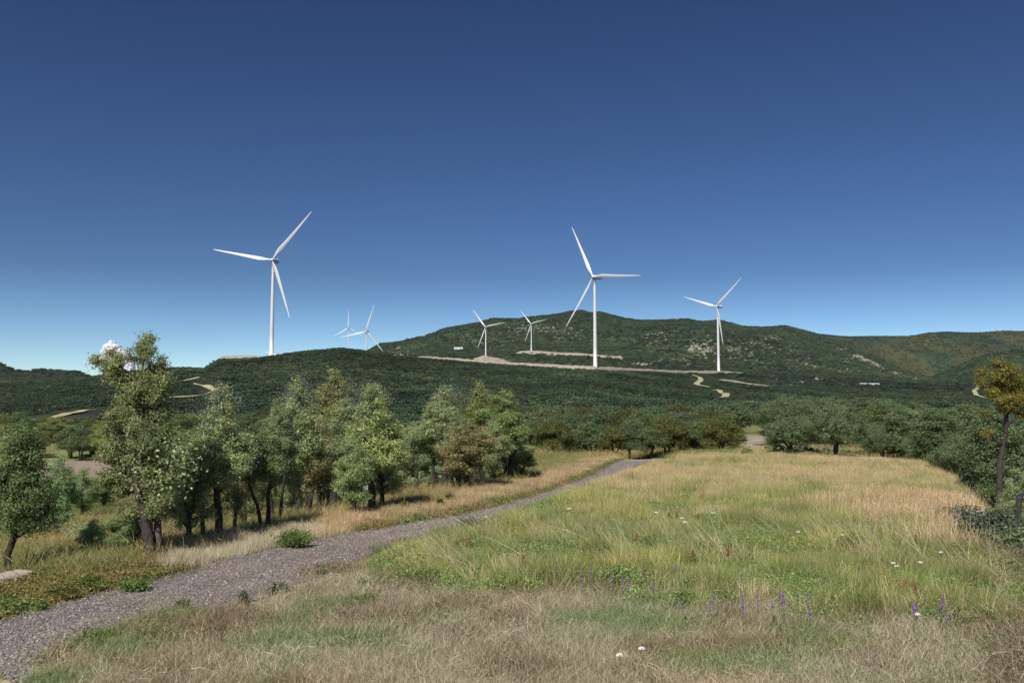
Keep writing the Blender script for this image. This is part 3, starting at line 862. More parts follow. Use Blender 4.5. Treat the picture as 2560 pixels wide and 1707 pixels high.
    if wisp > 0:   # thin silvery twigs and small leaves above and around the crown top
        n = int(wisp * 4200)
        ztop = max(bb[2] + bb[4] for bb in blobs)
        u = rng.random(n)
        nt = 26; tips = []
        for k in range(nt):
            a = rng.uniform(0, 6.28); rr = rng.uniform(0.0, 1.0) * H * 0.2 * rng.random()
            zz = ztop * rng.uniform(0.6, 0.97) - rr * 0.9; x1, y1, z1 = rr * math.cos(a) * 1.2, rr * math.sin(a), zz + H * 0.03 * rng.random()
            a0 = stem_paths[0][0][int(rng.integers(7, 11))]
            v = Vector((x1, y1, z1)); tips.append(v)
            T.tube([a0, a0.lerp(v, .5) + Vector(rng.normal(0, 0.05, 3)), v], [0.012, 0.008, 0.004], 4)
        tp = np.array([t[:] for t in tips])
        ci = rng.integers(0, nt, n)
        P2 = tp[ci] + rng.normal(size=(n, 3)) * np.array([0.12, 0.12, 0.17]) * H / 5
        V2, F2 = quads_at(P2, leaf * 0.62, rng)
        Fq = np.concatenate([Fq, F2 + len(V)]); V = np.concatenate([V, V2])
        cols = np.concatenate([cols, np.repeat(palette(rng, n, *SILVER), 4, axis=0)])
    trunk = T.build('trunk', bark or M_BARK)
    crown = np_mesh('crown', V, Fq, M_LEAF, False, cols)
    dl = None
    if dead:
        D_ = MB(); x0 = -0.1
        D_.tube([(0.25, 0, H * 0.42), (0.08, -0.25, H * 0.50), (-0.08, -0.42, H * 0.55), (-0.22, -0.5, H * 0.62), (-0.25, -0.52, H * 0.7)], [0.028, 0.03, 0.022, 0.014, 0.006], 6)
        D_.tube([(0.0, -0.35, H * 0.53), (0.02, -0.5, H * 0.57), (-0.01, -0.52, H * 0.63)], [0.014, 0.01, 0.004], 5)
        dl = D_.build('dead_limb', M_DEADWOOD)
    return trunk, crown, dl

def column_blobs(rng, H, w, z0=0.28, n=13, taper=0.5):
    out = []
    for i in range(n):
        u = (i + 0.5) / n
        z = H * (z0 + (0.95 - z0) * u)
        rad = w * 0.5 * (1 - taper * u ** 1.6) * (0.75 if u < 0.12 else 1)
        a = i * 2.4 + rng.uniform(-.5, .5); d = rad * rng.uniform(0.2, 0.62) * (1 - 0.5 * (u > 0.85))
        r = rad * rng.uniform(0.42, 0.62)
        out.append((d * math.cos(a), d * math.sin(a), z, max(r, 0.16), max(r * rng.uniform(0.8, 1.25), 0.2)))
    return out
def spire_blobs(rng, H, w, z0=0.34, n=26, tip=0.12, wide=0.3):
    out = []
    for i in range(n):
        u = (i + rng.uniform(0.1, 0.9)) / n
        env = (0.55 + 0.45 * min(1, u / wide)) if u < wide else tip + (1 - tip) * (1 - (u - wide) / (1 - wide)) ** 0.8
        env *= w * 0.5 * rng.uniform(0.75, 1.15)
        a = i * 2.4 + rng.uniform(-.7, .7); d = env * rng.uniform(0.15, 0.8)
        r = max(0.09, min(env * rng.uniform(0.28, 0.5), 0.34))
        out.append((d * math.cos(a), d * math.sin(a), H * (z0 + (0.97 - z0) * u) + 0.1 * d, r, r * rng.uniform(0.8, 1.2)))
    return out
def round_blobs(rng, H, w, n=12, z0=0.42):
    out = []
    for i in range(n):
        a = i * 2.4 + rng.uniform(-.4, .4); d = w * 0.5 * math.sqrt((i + 0.3) / n) * 0.8
        z = H * (0.93 - (1 - z0) * 0.75 * (d / (w * 0.4)) ** 1.5 * rng.uniform(0.5, 1)) - H * 0.14
        r = w * rng.uniform(0.14, 0.2)
        out.append((d * math.cos(a), d * math.sin(a), z, r, r * 0.8))
    for i in range(n // 3):
        a = rng.uniform(0, 6.28); out.append((w * .3 * math.cos(a), w * .3 * math.sin(a), H * rng.uniform(z0 * .7, z0 * 1.1), w * .13, w * .11))
    return out

_r = np.random.default_rng(99)
VAR = {}
for i in range(4): VAR['column', i] = make_tree(100 + i, 5.0, spire_blobs(_r, 5.0, 1.9, 0.36 + .04 * i), GREENS, 32000, 0.033, 0.085, 1 if i % 2 else 2, 0.12, 0, clump=.075)
for i in range(3): VAR['wispy', i] = make_tree(120 + i, 5.0, spire_blobs(_r, 5.05, 2.0, 0.36, 30, .08, .2), GRGREEN if i != 1 else GREENS, 30000, 0.033, 0.1, 1, 0.1, 1.0, dead=(i == 2), clump=.075)
for i in range(2): VAR['brown', i] = make_tree(130 + i, 4.0, spire_blobs(_r, 4.0, 1.9, 0.28, 24, .25, .45), BROWNS, 31000, 0.033, 0.085, 1, 0.1, 0, clump=.08)
for i in range(3): VAR['pale', i] = make_tree(140 + i, 4.2, spire_blobs(_r, 4.2, 2.0, 0.2, 28, .2, .4), GRGREEN, 29000, 0.033, 0.085, 2, 0.12, 0, clump=.085)
for i in range(4): VAR['olive', i] = make_tree(150 + i, 4.5, round_blobs(_r, 4.5, 4.4, 15, .5), OLIVES, 30000, 0.05, 0.15, 2 + i % 2, 0.3, 0, clump=0.12, crook=0.14)
for i in range(3): VAR['belt', i] = make_tree(160 + i, 4.2, round_blobs(_r, 4.2, 3.6, 12, 0.38), BELTG if i == 1 else OLIVES, 16000, 0.075, 0.13, 2, 0.35, 0, clump=0.18, crook=0.16)
for i in range(2): VAR['grove', i] = make_tree(170 + i, 5.0, column_blobs(_r, 5.0, 2.8, 0.33, 15, 0.4), OLIVES, 32000, 0.05, 0.13, 2, 0.25, 0, clump=0.11, crook=0.13)
VAR['bow', 0] = make_tree(180, 4.3, column_blobs(_r, 4.3, 2.3, 0.36, 14, 0.4), OLIVES, 42000, 0.036, 0.1, 1, 0.05, 0, path=[(.0, 0, -.2, .14), (-.02, 0, .05, .11), (-.2, 0, .35, .10), (-.24, 0, .7, .095), (-.1, 0, 1.15, .085), (-.06, 0, 1.8, .07), (-.1, 0, 2.6, .05), (0, 0, 3.6, .02)], clump=.11)
# the tall tree by the path: blobs read off its outline (metres, 1 m = 110 px)
TB = []
for (x, z, rx, rz) in [(-.27, 5.2, .13, .2), (-.33, 5.0, .1, .15), (-.1, 4.88, .15, .18), (-.42, 4.75, .08, .25), (-.62, 4.85, .07, .16), (.1, 4.6, .14, .2), (.2, 4.25, .16, .25), (-.22, 4.4, .2, .25), (-1.4, 4.72, .13, .13), (-1.2, 4.58, .14, .14), (-1.1, 4.85, .1, .14), (-.86, 4.62, .22, .2), (-.95, 4.3, .2, .18),
                       (-.66, 4.2, .24, .22), (-.3, 4.0, .26, .24), (.02, 3.9, .26, .26), (-.75, 3.8, .26, .22), (-.45, 3.6, .3, .26), (-.05, 3.45, .3, .28), (-.8, 3.35, .27, .22), (-1.0, 3.05, .22, .2), (-.35, 3.15, .3, .26), (.12, 3.05, .22, .24), (-.7, 2.78, .34, .26), (-.15, 2.75, .34, .28), (-1.08, 2.5, .24, .22),
                       (.15, 2.35, .28, .25), (-.65, 2.25, .36, .26), (-.1, 2.15, .2, .2), (-1.0, 1.95, .24, .2), (.15, 1.85, .28, .22), (-.72, 1.7, .28, .22), (-.1, 1.45, .3, .2), (.25, 1.35, .25, .2), (-.5, 1.1, .25, .16), (.1, 1.15, .2, .12)]:
    TB.append((x, _r.uniform(-.45, .45) * (rx + 0.25), z, rx, rz))
VAR['tall', 0] = make_tree(190, 5.5, TB, ([(0.31, 0.37, 0.16), (0.21, 0.27, 0.11), (0.43, 0.43, 0.19), (0.38, 0.28, 0.12)], [5, 4, 2.5, 1.1]), 72000, 0.031, 0.12, 1, 0.02, 0, clump=0.075,
    path=[(0, 0, -.3, .2), (0, 0, .1, .15), (-.06, 0, .6, .135), (-.16, 0, 1.15, .115), (-.32, 0, 1.6, .1), (-.38, 0, 2.1, .09), (-.28, 0, 3.2, .06), (-.36, 0, 4.05, .04), (-.3, 0, 4.7, .022), (-.28, 0, 5.25, .008)])
# the golden-topped slender tree at the right
GB_old = [(.1, -.1, 5.1, .3, .3), (-.2, .1, 4.95, .25, .3), (.4, .1, 4.9, .35, .35), (.7, 0, 4.5, .3, .35), (-.3, -.1, 4.6, .22, .3), (.2, 0, 4.5, .35, .35), (-.05, .1, 4.15, .2, .25), (.5, .1, 4.1, .25, .3), (.75, -.1, 4.0, .2, .2), (.9, 0, 4.9, .3, .3)]
GB = [(_x * 1.0, _r.uniform(-.35, .35), _z, _a, _b) for (_x, _z, _a, _b) in [(.05, 5.55, .1, .16), (.25, 5.4, .16, .2), (-.12, 5.25, .12, .16), (.5, 5.35, .14, .2), (.1, 5.1, .2, .22), (.4, 5.0, .22, .24), (-.2, 4.95, .13, .2), (.75, 5.1, .18, .22), (.2, 4.75, .22, .2), (.6, 4.65, .22, .22), (-.1, 4.65, .12, .18), (.9, 4.7, .2, .25), (.05, 4.4, .16, .18), (.4, 4.4, .2, .2), (.8, 4.3, .2, .22), (.2, 4.1, .14, .16), (.6, 4.05, .14, .16), (.85, 3.9, .12, .14), (-.15, 3.9, .1, .12), (-.2, 3.3, .12, .14), (-.1, .7, .25, .2), (.15, .45, .3, .2)]]
VAR['gold', 0] = make_tree(195, 5.5, GB, GOLDS, 22000, 0.032, 0.095, 1, 0.02, 0.0, clump=0.075,
    path=[(0, 0, -.3, .13), (0, 0, .2, .1), (.06, 0, 1.2, .09), (.1, 0, 2.2, .08), (.22, 0, 2.9, .065), (.34, 0, 3.5, .05), (.3, 0, 4.1, .03), (.2, 0, 4.8, .01)])

def place_tree(kind, i, x, y, h, w=None, rz=0.0, tint=(1, 1, 1), label='', group=None, name='tree', cat='tree'):
    trunk, crown, dl = VAR[kind, i]
    Hm = _co(crown)[:, 2].max() if (kind, i) not in _hc else _hc[kind, i]
    _hc[kind, i] = Hm
    s = h / Hm; sx = s if w is None else w / _wc(kind, i)
    z = tz(x, y)
    r = empty(name, (x, y, z), rz); r.scale = (sx, sx, s)
    tag(r, label, cat, group)
    add_obj('trunk', trunk, r); c = add_obj('crown', crown, r)
    if dl: add_obj('dead_limb', dl, r)
    c.color = (*tint, 1)
    return r
_hc = {}; _wcache = {}
def _co(me):
    a = np.empty(len(me.vertices) * 3, dtype=np.float32); me.vertices.foreach_get('co', a); return a.reshape(-1, 3)
def _wc(kind, i):
    if (kind, i) not in _wcache:
        c_ = _co(VAR[kind, i][1]); c_ = c_[:, :2] - c_[:, :2].mean(axis=0); _wcache[kind, i] = 2 * np.percentile(np.hypot(c_[:, 0], c_[:, 1]), 95)
    return _wcache[kind, i]

def tree_px(kind, i, bx, by, topy, wpx=None, dist=None, **k):
    if dist is None: x, y, z = hit(bx, by)
    else: x, y, z = ground_at(bx, dist)
    h = at_depth(bx, topy, y)[2] - tz(x, y)
    return place_tree(kind, i, x, y, h, None if wpx is None else wpx * y / F, **k)

G1 = 'young oaks in the row along the path'
A = tree_px
A('tall', 0, 375, 1405, 818, None, rz=0.0, label='tallest oak of the left row with a forked ragged top against the sky', group=G1)
A('bow', 0, 40, 1450, 1040, 170, rz=0.3, tint=(.9, .98, .8), label='dark green oak with a bowed trunk at the left edge of the photo', group=G1)
A('pale', 0, 470, 1372, 1075, 130, rz=1.2, label='pale green oak just right of the tallest oak', group=G1)
A('wispy', 2, 545, 1362, 938, 150, rz=0.0, label='oak with a silvery twiggy top and a bleached dead limb, near the tallest oak', group=G1)
A('pale', 1, 608, 1345, 1072, 105, rz=2.0, tint=(.95, .95, .9), label='short pale oak left of the taller grey-topped oak', group=G1)
A('column', 2, 664, 1340, 1040, 105, rz=0.4, tint=(.9, .9, .85), label='twin-stemmed oak beside the bright bush of the verge', group=G1)
A('pale', 2, 716, 1326, 1120, 70, rz=0.4, label='thin small oak between two stouter trunks of the left row', group=G1)
A('wispy', 0, 738, 1318, 918, 150, rz=0.7, label='tall oak with a wispy grey pointed top above a green crown', group=G1)
A('brown', 0, 796, 1306, 1035, 140, rz=0.2, label='oak with many orange-brown leaves, left one of two', group=G1)
A('wispy', 1, 832, 1288, 912, 140, rz=2.5, tint=(1.12, .98, .72), label='tall golden-brown oak rising behind the left orange-brown oak', group=G1)
A('wispy', 2, 928, 1288, 940, 150, rz=0.2, tint=(1.1, 1.1, .9), label='tall oak with a yellow-green tip and a bleached limb, mid row', group=G1)
A('pale', 1, 885, 1300, 1085, 110, rz=0.9, tint=(.9, 1, .85), label='low rounded oak at the foot of the mid-row tall oak', group=G1)
A('pale', 0, 985, 1268, 1080, 100, rz=2.9, label='greyish oak filling the gap right of the mid-row tall oak', group=G1)
A('column', 1, 1042, 1243, 1050, 110, rz=1.9, tint=(.95, 1, .95), label='narrow oak with two thin stems before the valley road', group=G1)
A('wispy', 0, 1110, 1241, 948, 150, rz=1.7, label='tall oak with a silvery peak right of the valley road gap', group=G1)
A('brown', 1, 1166, 1236, 1055, 125, rz=1.2, label='oak with many orange-brown leaves, right one of two', group=G1)
A('wispy', 1, 1195, 1222, 948, 120, rz=0.4, tint=(1.12, .98, .72), label='golden-brown oak standing behind the right orange-brown oak', group=G1)
A('column', 0, 1262, 1208, 968, 135, rz=0.9, tint=(1.0, 1.05, .8), label='last bright oak at the right end of the left row', group=G1)
A('pale', 2, 1300, 1200, 1110, 90, rz=2.2, tint=(.9, 1.02, .8), label='low leafy oak sapling closing the left row by the path', group=G1)
A('column', 3, 507, 1366, 1060, 95, rz=1.0, label='slim oak just left of the oak with the bleached limb', group=G1)
A('brown', 0, 585, 1350, 1075, 95, rz=2.2, tint=(.95, 1.02, .95), label='slim brownish oak right of the first bleached limb', group=G1)
A('column', 2, 690, 1330, 985, 100, rz=2.2, label='slim green oak close left of the wispy pointed tree', group=G1)
A('column', 0, 765, 1305, 990, 95, rz=1.1, label='slim green oak between the wispy pointed tree and the orange-brown oak', group=G1)
A('column', 1, 868, 1296, 990, 105, rz=2.5, label='green oak between the golden-brown oak and the mid-row tall oak', group=G1)
A('pale', 0, 955, 1280, 1020, 105, rz=.6, label='grey-green oak just right of the mid-row tall oak', group=G1)
A('column', 3, 1085, 1246, 1000, 95, rz=.2, label='slim green oak left of the silvery peaked oak', group=G1)
A('column', 2, 1140, 1238, 1020, 90, rz=1.9, label='slim green oak right of the silvery peaked oak', group=G1)
A('pale', 1, 1232, 1216, 1040, 95, rz=2.6, label='grey-green oak left of the last bright oak', group=G1)
# trees further down the left slope
G2 = 'smaller oaks down the left slope'
A('pale', 0, 142, 1352, 1130, 100, rz=0.5, tint=(.8, .95, .9), label='slender grey-green oak on the slope left of the tallest oak', group=G2)
A('pale', 2, 205, 1300, 1165, 80, rz=1.5, tint=(.85, 1, .9), label='small thin oak on the slope between two others', group=G2)
A('brown', 0, 258, 1283, 1175, 100, rz=2.6, tint=(.8, 1.05, .9), label='little oak with a slanting trunk near the valley road', group=G2)
A('pale', 1, 232, 1410, 1290, 75, rz=0.1, tint=(.9, 1.05, .9), label='sparse grey-green sapling on the bank left of the tallest oak', group=G2)
A('pale', 2, 318, 1400, 1265, 120, rz=3.0, tint=(.75, .85, .75), label='low bushy oak against the trunk of the tallest oak', group=G2)
rr = random.Random(5)
for k in range(34):
    bx = 395 + (1290 - 395) * (k + rr.random()) / 34; base = np.interp(bx, [395, 800, 1290], [1318, 1268, 1185]) + rr.uniform(-16, 18)
    A(*rr.choice([('pale', 0), ('pale', 1), ('pale', 2), ('column', 0), ('column', 2), ('column', 3), ('brown', 1)]), bx, base, np.interp(bx, [395, 1290], [1092, 1062]) + rr.uniform(-22, 34), rr.uniform(85, 120), rz=rr.uniform(0, 6.28),
      tint=(rr.uniform(.8, 1.05), rr.uniform(.9, 1.05), rr.uniform(.75, 1)), label='oak of the second row, behind the trunks of the front row', group='oaks of the second row on the left')
# wooded strip across the valley, left
for k in range(46):
    bx = -60 + 760 * (k + rr.random()) / 46; Y = rr.uniform(205, 330)
    x, y, z = ground_at(bx, Y)
    place_tree(*rr.choice([('pale', 0), ('pale', 1), ('olive', 0), ('belt', 0), ('olive', 2)]), x, y, rr.uniform(5.5, 8.5), rr.uniform(7, 10), rz=rr.uniform(0, 6.28),
               tint=(rr.uniform(.68, .9), rr.uniform(.72, .9), rr.uniform(.55, .72)), label='rounded bright green tree beyond the valley road', group='trees of the wood beyond the valley road')
# dark belt behind the field
G3 = 'dark trees in the belt behind the field'
belt = [(1330, 1135, 1050, 90), (1385, 1145, 1040, 100), (1440, 1143, 1075, 80), (1475, 1140, 1052, 110), (1530, 1142, 1060, 110), (1570, 1140, 1045, 90), (1625, 1142, 1062, 110),
        (1670, 1143, 1035, 110), (1700, 1138, 1070, 80), (1745, 1142, 1052, 120), (1800, 1146, 1040, 115), (1415, 1128, 1030, 90), (1600, 1128, 1022, 80), (1760, 1130, 1040, 80)]
for k, (bx, by, ty, w) in enumerate(belt):
    A('belt', k % 3, bx, by, ty, w, dist=82 + (1146 - by) * 1.3 + (k * 7 % 5), rz=k * 1.3, tint=((.75, .8, .7), (.95, .95, .8), (.65, .72, .7))[k % 3], label='dark spreading tree with crooked stems in the belt behind the field', group=G3)
for k in range(62):
    bx = 1240 + 670 * (k + rr.random()) / 62; Y = rr.uniform(108, 170)
    if 1832 < bx < 1932: continue
    x, y, z = ground_at(bx, Y)
    place_tree('belt', rr.randrange(3), x, y, rr.uniform(4.2, 6), rr.uniform(5, 7), rz=rr.uniform(0, 6.28), tint=(rr.uniform(.6, .85), rr.uniform(.7, .85), rr.uniform(.7, .9)),
               label='dark tree deep in the belt, behind its front trees', group='trees deeper in the dark belt')
# right-hand grove
G4 = 'olive-green trees of the right grove'
grove = [('olive', 0, 1978, 1150, 1035, 150, 64, 'wide olive-green tree at the left end of the right grove'),
         ('olive', 1, 1965, 1140, 982, 130, 84, 'taller dark tree behind the left end of the right grove'),
         ('olive', 2, 2080, 1164, 1004, 170, 58, 'big tree with black forked stems in the right grove'),
         ('olive', 3, 2025, 1150, 985, 150, 78, 'full green tree behind the gap left of the black forked stems'),
         ('olive', 0, 2160, 1150, 1050, 120, 74, 'small round tree just right of the black forked stems'),
         ('olive', 1, 2205, 1165, 1075, 110, 60, 'low grey-green tree at the middle of the grove edge'),
         ('grove', 0, 2262, 1166, 1015, 130, 60, 'upright dark tree in the middle of the grove edge'),
         ('olive', 3, 2300, 1170, 1085, 110, 55, 'low leafy tree before the upright dark tree'),
         ('grove', 1, 2335, 1180, 1010, 130, 52, 'upright tree where the field corner meets the grove'),
         ('olive', 2, 2395, 1240, 1075, 150, 44, 'bushy grey-green tree at the corner of the field'),
         ('grove', 0, 2400, 1215, 1000, 140, 56, 'tall dark tree behind the field corner'),
         ('grove', 1, 2468, 1275, 1010, 140, 36, 'dark tree with slanting trunk left of the golden-topped tree'),
         ('olive', 0, 2440, 1290, 1165, 110, 36, 'low silvery tree below the slanting trunk'),
         ('grove', 0, 2565, 1290, 1045, 150, 36, 'grey-green tree at the right edge behind the golden-topped tree'),
         ('pale', 0, 2535, 1345, 1165, 90, 28, 'small leafy oak between the golden-topped tree and the edge')]
for (kd, i, bx, by, ty, w, dist, lab) in grove:
    A(kd, i, bx, by, ty, w, dist=dist, rz=bx * 0.7, tint=(.95, 1.0, .95) if i % 2 == 0 else (.8, .86, .8), label=lab, group=G4)
A('gold', 0, 2497, 1335, 885, 125, rz=0.0, label='slender bare-stemmed tree with a golden top at the right edge', group=G4)
for k in range(62):
    bx = 1925 + 695 * (k + rr.random()) / 62; Y = rr.uniform(78, 150) if bx < 2350 else rr.uniform(60, 150)
    x, y, z = ground_at(bx, Y)
    top = np.interp(bx, [1880, 2100, 2300, 2600], [992, 990, 1012, 1000]) + rr.uniform(-12, 24)
    h = at_depth(bx, top, y)[2] - z
    place_tree(*rr.choice([('grove', 0), ('grove', 1), ('grove', 0), ('olive', 1), ('olive', 3), ('column', 1)]), x, y, max(h, 4), rr.uniform(4, 6.5), rz=rr.uniform(0, 6.28),
               tint=(rr.uniform(.75, 1.0), rr.uniform(.8, 1.0), rr.uniform(.75, 1)), label='tree deep in the right grove, behind its front trees', group='trees deeper in the right grove')
# black broken trunk at the right edge
x, y, z = hit(2549, 1375)
r = empty('dead_tree', (x, y, z)); tag(r, 'black bare trunk bending at its top, at the right edge', 'dead tree')
m = MB(); k = y / F
m.tube([(0, 0, -.2), (.0, 0, 45 * k), (.02 * 1, 0, 105 * k), (4 * k, 0, 128 * k), (16 * k, .05, 138 * k), (40 * k, .1, 160 * k)], [9 * k, 8 * k, 7 * k, 7 * k, 5 * k, 3 * k], 9)
add_obj('trunk', m.build('trunk', M_BARK), r)
m = MB(); m.tube([(-6 * k, -.03, 20 * k), (-11 * k, -.06, 60 * k), (-9 * k, -.06, 88 * k)], [4 * k, 4 * k, 2.5 * k], 7); add_obj('broken_branch', m.build('broken_branch', M_BARK), r)
# second grey stem next to the tallest oak and the small stump by the bowed oak
x, y, z = hit(396, 1402)
r = empty('tree', (x, y, z)); tag(r, 'grey barked leafless lower trunk hard against the tallest oak', 'tree', G1)
m = MB(); m.tube([(0, 0, -.2), (-.02, 0, .5), (-.06, 0, 1.1), (-.1, .03, 1.7), (-.02, .05, 2.4)], [.11, .09, .08, .06, .03], 9); add_obj('trunk', m.build('trunk', M_BARKGREY), r)
rng = np.random.default_rng(3); P = np.array([-.05, .05, 2.2]) + rng.normal(size=(3500, 3)) * [.33, .3, .35]
V, Fq = quads_at(P, .055, rng); c = add_obj('crown', np_mesh('crown', V, Fq, M_LEAF, False, np.repeat(palette(rng, 3500, *GRGREEN), 4, axis=0)), r)
x, y, z = hit(73, 1446)
r = empty('dead_sapling', (x, y, z)); tag(r, 'thin dead curved stem beside the bowed trunk of the left oak', 'dead tree')
m = MB(); k = y / F; m.tube([(0, 0, -.1), (4 * k, 0, 18 * k), (2 * k, 0, 36 * k), (-6 * k, 0, 52 * k)], [4 * k, 3.2 * k, 2.6 * k, 1.2 * k], 7); add_obj('stem', m.build('stem', M_BARK), r)

# ------------------------------------------------------------------ ground cover (uncountable: one object per kind)
SRC = {}
def source(kind, meshes):
    c = bpy.data.collections.new('cover_source_' + kind)
    for i, me in enumerate(meshes):
        o = bpy.data.objects.new(me.name, me); c.objects.link(o)
    SRC[kind] = c

def blades(seed, n, h, spread, width, lean, cols, w, curve=0.5, leanx=0.0, hv=0.35, seg=2, heads=None):
    rng = np.random.default_rng(seed)
    base = rng.normal(size=(n, 2)) * spread
    hh = h * rng.uniform(1 - hv, 1 + hv, n)
    a = rng.uniform(0, 2 * np.pi, n); l = np.abs(rng.normal(0, lean, n))
    dx = np.cos(a) * l + leanx * rng.uniform(.4, 1.2, n); dy = np.sin(a) * l
    fa = rng.uniform(0, np.pi, n); wx, wy = np.cos(fa) * width / 2, np.sin(fa) * width / 2
    V = []; rows = seg + 1
    for s in range(rows):
        t = s / seg
        ex = t * (1 - curve) + curve * t * t
        x = base[:, 0] + dx * hh * ex; y = base[:, 1] + dy * hh * ex
        z = hh * t * np.maximum(0.25, 1 - 0.28 * (dx ** 2 + dy ** 2) * t)
        wd = (1 - t) ** 0.7 if heads is None else (1 - t * 0.5)
        wd = max(wd, 0.12)
        V.append(np.stack([x - wx * wd, y - wy * wd, z], 1)); V.append(np.stack([x + wx * wd, y + wy * wd, z], 1))
    V = np.stack(V, 1).reshape(-1, 3)
    k = 2 * rows
    Fq = np.concatenate([np.stack([np.arange(n) * k + 2 * s, np.arange(n) * k + 2 * s + 1, np.arange(n) * k + 2 * s + 3, np.arange(n) * k + 2 * s + 2], 1) for s in range(seg)])
    c = palette(rng, n, cols, w, 0.22)
    C = np.repeat(c, k, axis=0)
    if heads:
        hs, hc = heads
        idx = rng.choice(n, int(n * 0.5), replace=False)
        tip = V.reshape(n, k, 3)[idx, -1]
        P = np.repeat(tip, 5, axis=0) + rng.normal(size=(len(idx) * 5, 3)) * np.array([.01, .01, .03])
        V2, F2 = quads_at(P, hs, rng, 2.2)
        Fq = np.concatenate([Fq, F2 + len(V)]); V = np.concatenate([V, V2])
        C = np.concatenate([C, np.repeat(palette(rng, len(P), [hc], [1], .2), 4, axis=0)])
    return V, Fq, C
def blade_mesh_(name, *a, **k):
    V, Fq, C = blades(*a, **k); return np_mesh(name, V, Fq, M_SCATTER, False, C)
def weed_mesh(name, seed, h, r, n, leaf, cols, w):
    rng = np.random.default_rng(seed)
    P = rng.normal(size=(n, 3)) * np.array([r * .5, r * .5, 0]); P[:, 2] = h * rng.random(n) ** 0.6 * np.exp(-(P[:, 0] ** 2 + P[:, 1] ** 2) / (r * r) * .8)
    V, Fq = quads_at(P, leaf, rng, 1.7)
    C = np.repeat(palette(rng, n, cols, w), 4, axis=0)
    V2, F2, C2 = blades(seed + 1, 10, h, r * .3, .008, .3, cols, w)
    return np_mesh(name, np.concatenate([V, V2]), np.concatenate([Fq, F2 + len(V)]), M_SCATTER, False, np.concatenate([C, C2]))

STRAW = [(.66, .57, .42), (.52, .45, .32), (.40, .36, .22), (.24, .28, .13)]
GOLD = [(.82, .68, .48), (.72, .57, .37), (.58, .50, .31), (.32, .35, .17)]
GRN = [(.20, .29, .08), (.29, .37, .12), (.44, .44, .20), (.58, .52, .32)]
source('dry', [blade_mesh_('dry_tuft', 1 + i, 95, .15, .19, .0065, .9, STRAW, [4, 4, 3, 1.6], hv=.75, curve=.7) for i in range(5)])
source('meadow', [blade_mesh_('meadow_tuft', 11 + i, 60, .40, .2, .008, .28, GOLD, [4, 3, 2.5, 2.2], hv=.5, heads=(.010, (.52, .40, .25))) for i in range(5)])
source('rush', [blade_mesh_('rush_tuft', 21 + i, 110, .55, .13, .010, .4, GRN, [4, 3, 2, 1.6], hv=.5, leanx=-.1, seg=3) for i in range(4)])
source('herb', [weed_mesh('herb', 31 + i, .40, .32, 420, .024, GRN[:3], [4, 3, 1]) for i in range(4)])
source('stalk', [blade_mesh_('stalk_bunch', 41 + i, 9, 1.15, .1, .011, .3, [(.56, .50, .36), (.46, .42, .27)], [3, 2], leanx=-1.1, curve=.3, hv=.3, seg=4) for i in range(4)])
source('low', [weed_mesh('low_weed', 51 + i, .14, .3, 170, .020, [(.19, .24, .11), (.25, .29, .16), (.32, .26, .17)], [4, 2, 1.4]) for i in range(4)])
def bush_mesh(name, seed, n, leaf, flat=.62):
    rng = np.random.default_rng(seed)
    cl = rng.normal(size=(9, 3)) * np.array([.45, .45, .2]); cl[:, 2] = np.abs(cl[:, 2]) + .3
    q = rng.normal(size=(n, 3)); q /= np.linalg.norm(q, axis=1)[:, None]; q[:, 2] = q[:, 2] * .8
    P = cl[rng.integers(0, 9, n)] + q * rng.uniform(.3, .52, (n, 1))
    P[:, 2] = np.maximum(P[:, 2] * flat * 1.3, .02)
    V, Fq = quads_at(P, leaf, rng, 1.2)
    C = np.repeat(palette(rng, n, [(1, 1, 1), (.7, .75, .7), (1.25, 1.2, 1.1)], [4, 3, 2], .15), 4, axis=0)
    return np_mesh(name, V, Fq, M_SCATTER, False, C)
source('scrub', [bush_mesh('scrub_bush', 61 + i, 130, .34) for i in range(4)])
def rock_mesh(name, seed):
    rng = np.random.default_rng(seed)
    import bmesh
    bm = bmesh.new(); bmesh.ops.create_icosphere(bm, subdivisions=2, radius=1)
    for v in bm.verts: v.co = Vector([v.co.x, v.co.y * .7, v.co.z * .6]) * float(rng.uniform(.7, 1.2))
    me = bpy.data.meshes.new(name); bm.to_mesh(me); bm.free(); me.materials.append(M_ROCK); return me
source('rock', [rock_mesh('rock', 71 + i) for i in range(4)])
def pebble_mesh(name, seed):
    rng = np.random.default_rng(seed)
    import bmesh
    bm = bmesh.new(); bmesh.ops.create_icosphere(bm, subdivisions=1, radius=1)
    for v in bm.verts: v.co = Vector([v.co.x, v.co.y * .8, v.co.z * .6]) * float(rng.uniform(.75, 1.15))
    me = bpy.data.meshes.new(name); bm.to_mesh(me); bm.free()
    a = me.attributes.new('tone', 'FLOAT_COLOR', 'POINT'); a.data.foreach_set('color', np.ones(len(me.vertices) * 4, dtype=np.float32)); me.materials.append(M_PEB); return me
def peb_mat():
    m, N, L = new_mat('pebble_stone')
    b = N.new('ShaderNodeAttribute'); b.attribute_type = 'INSTANCER'; b.attribute_name = 'hue'
    d = N.new('ShaderNodeBsdfPrincipled'); d.inputs['Roughness'].default_value = .9; d.inputs['Specular IOR Level'].default_value = .15
    L.new(b.outputs['Color'], d.inputs['Base Color']); o = N.new('ShaderNodeOutputMaterial'); L.new(d.outputs[0], o.inputs[0]); return m
M_PEB = peb_mat()
source('pebble', [pebble_mesh('pebble', 81 + i) for i in range(4)])

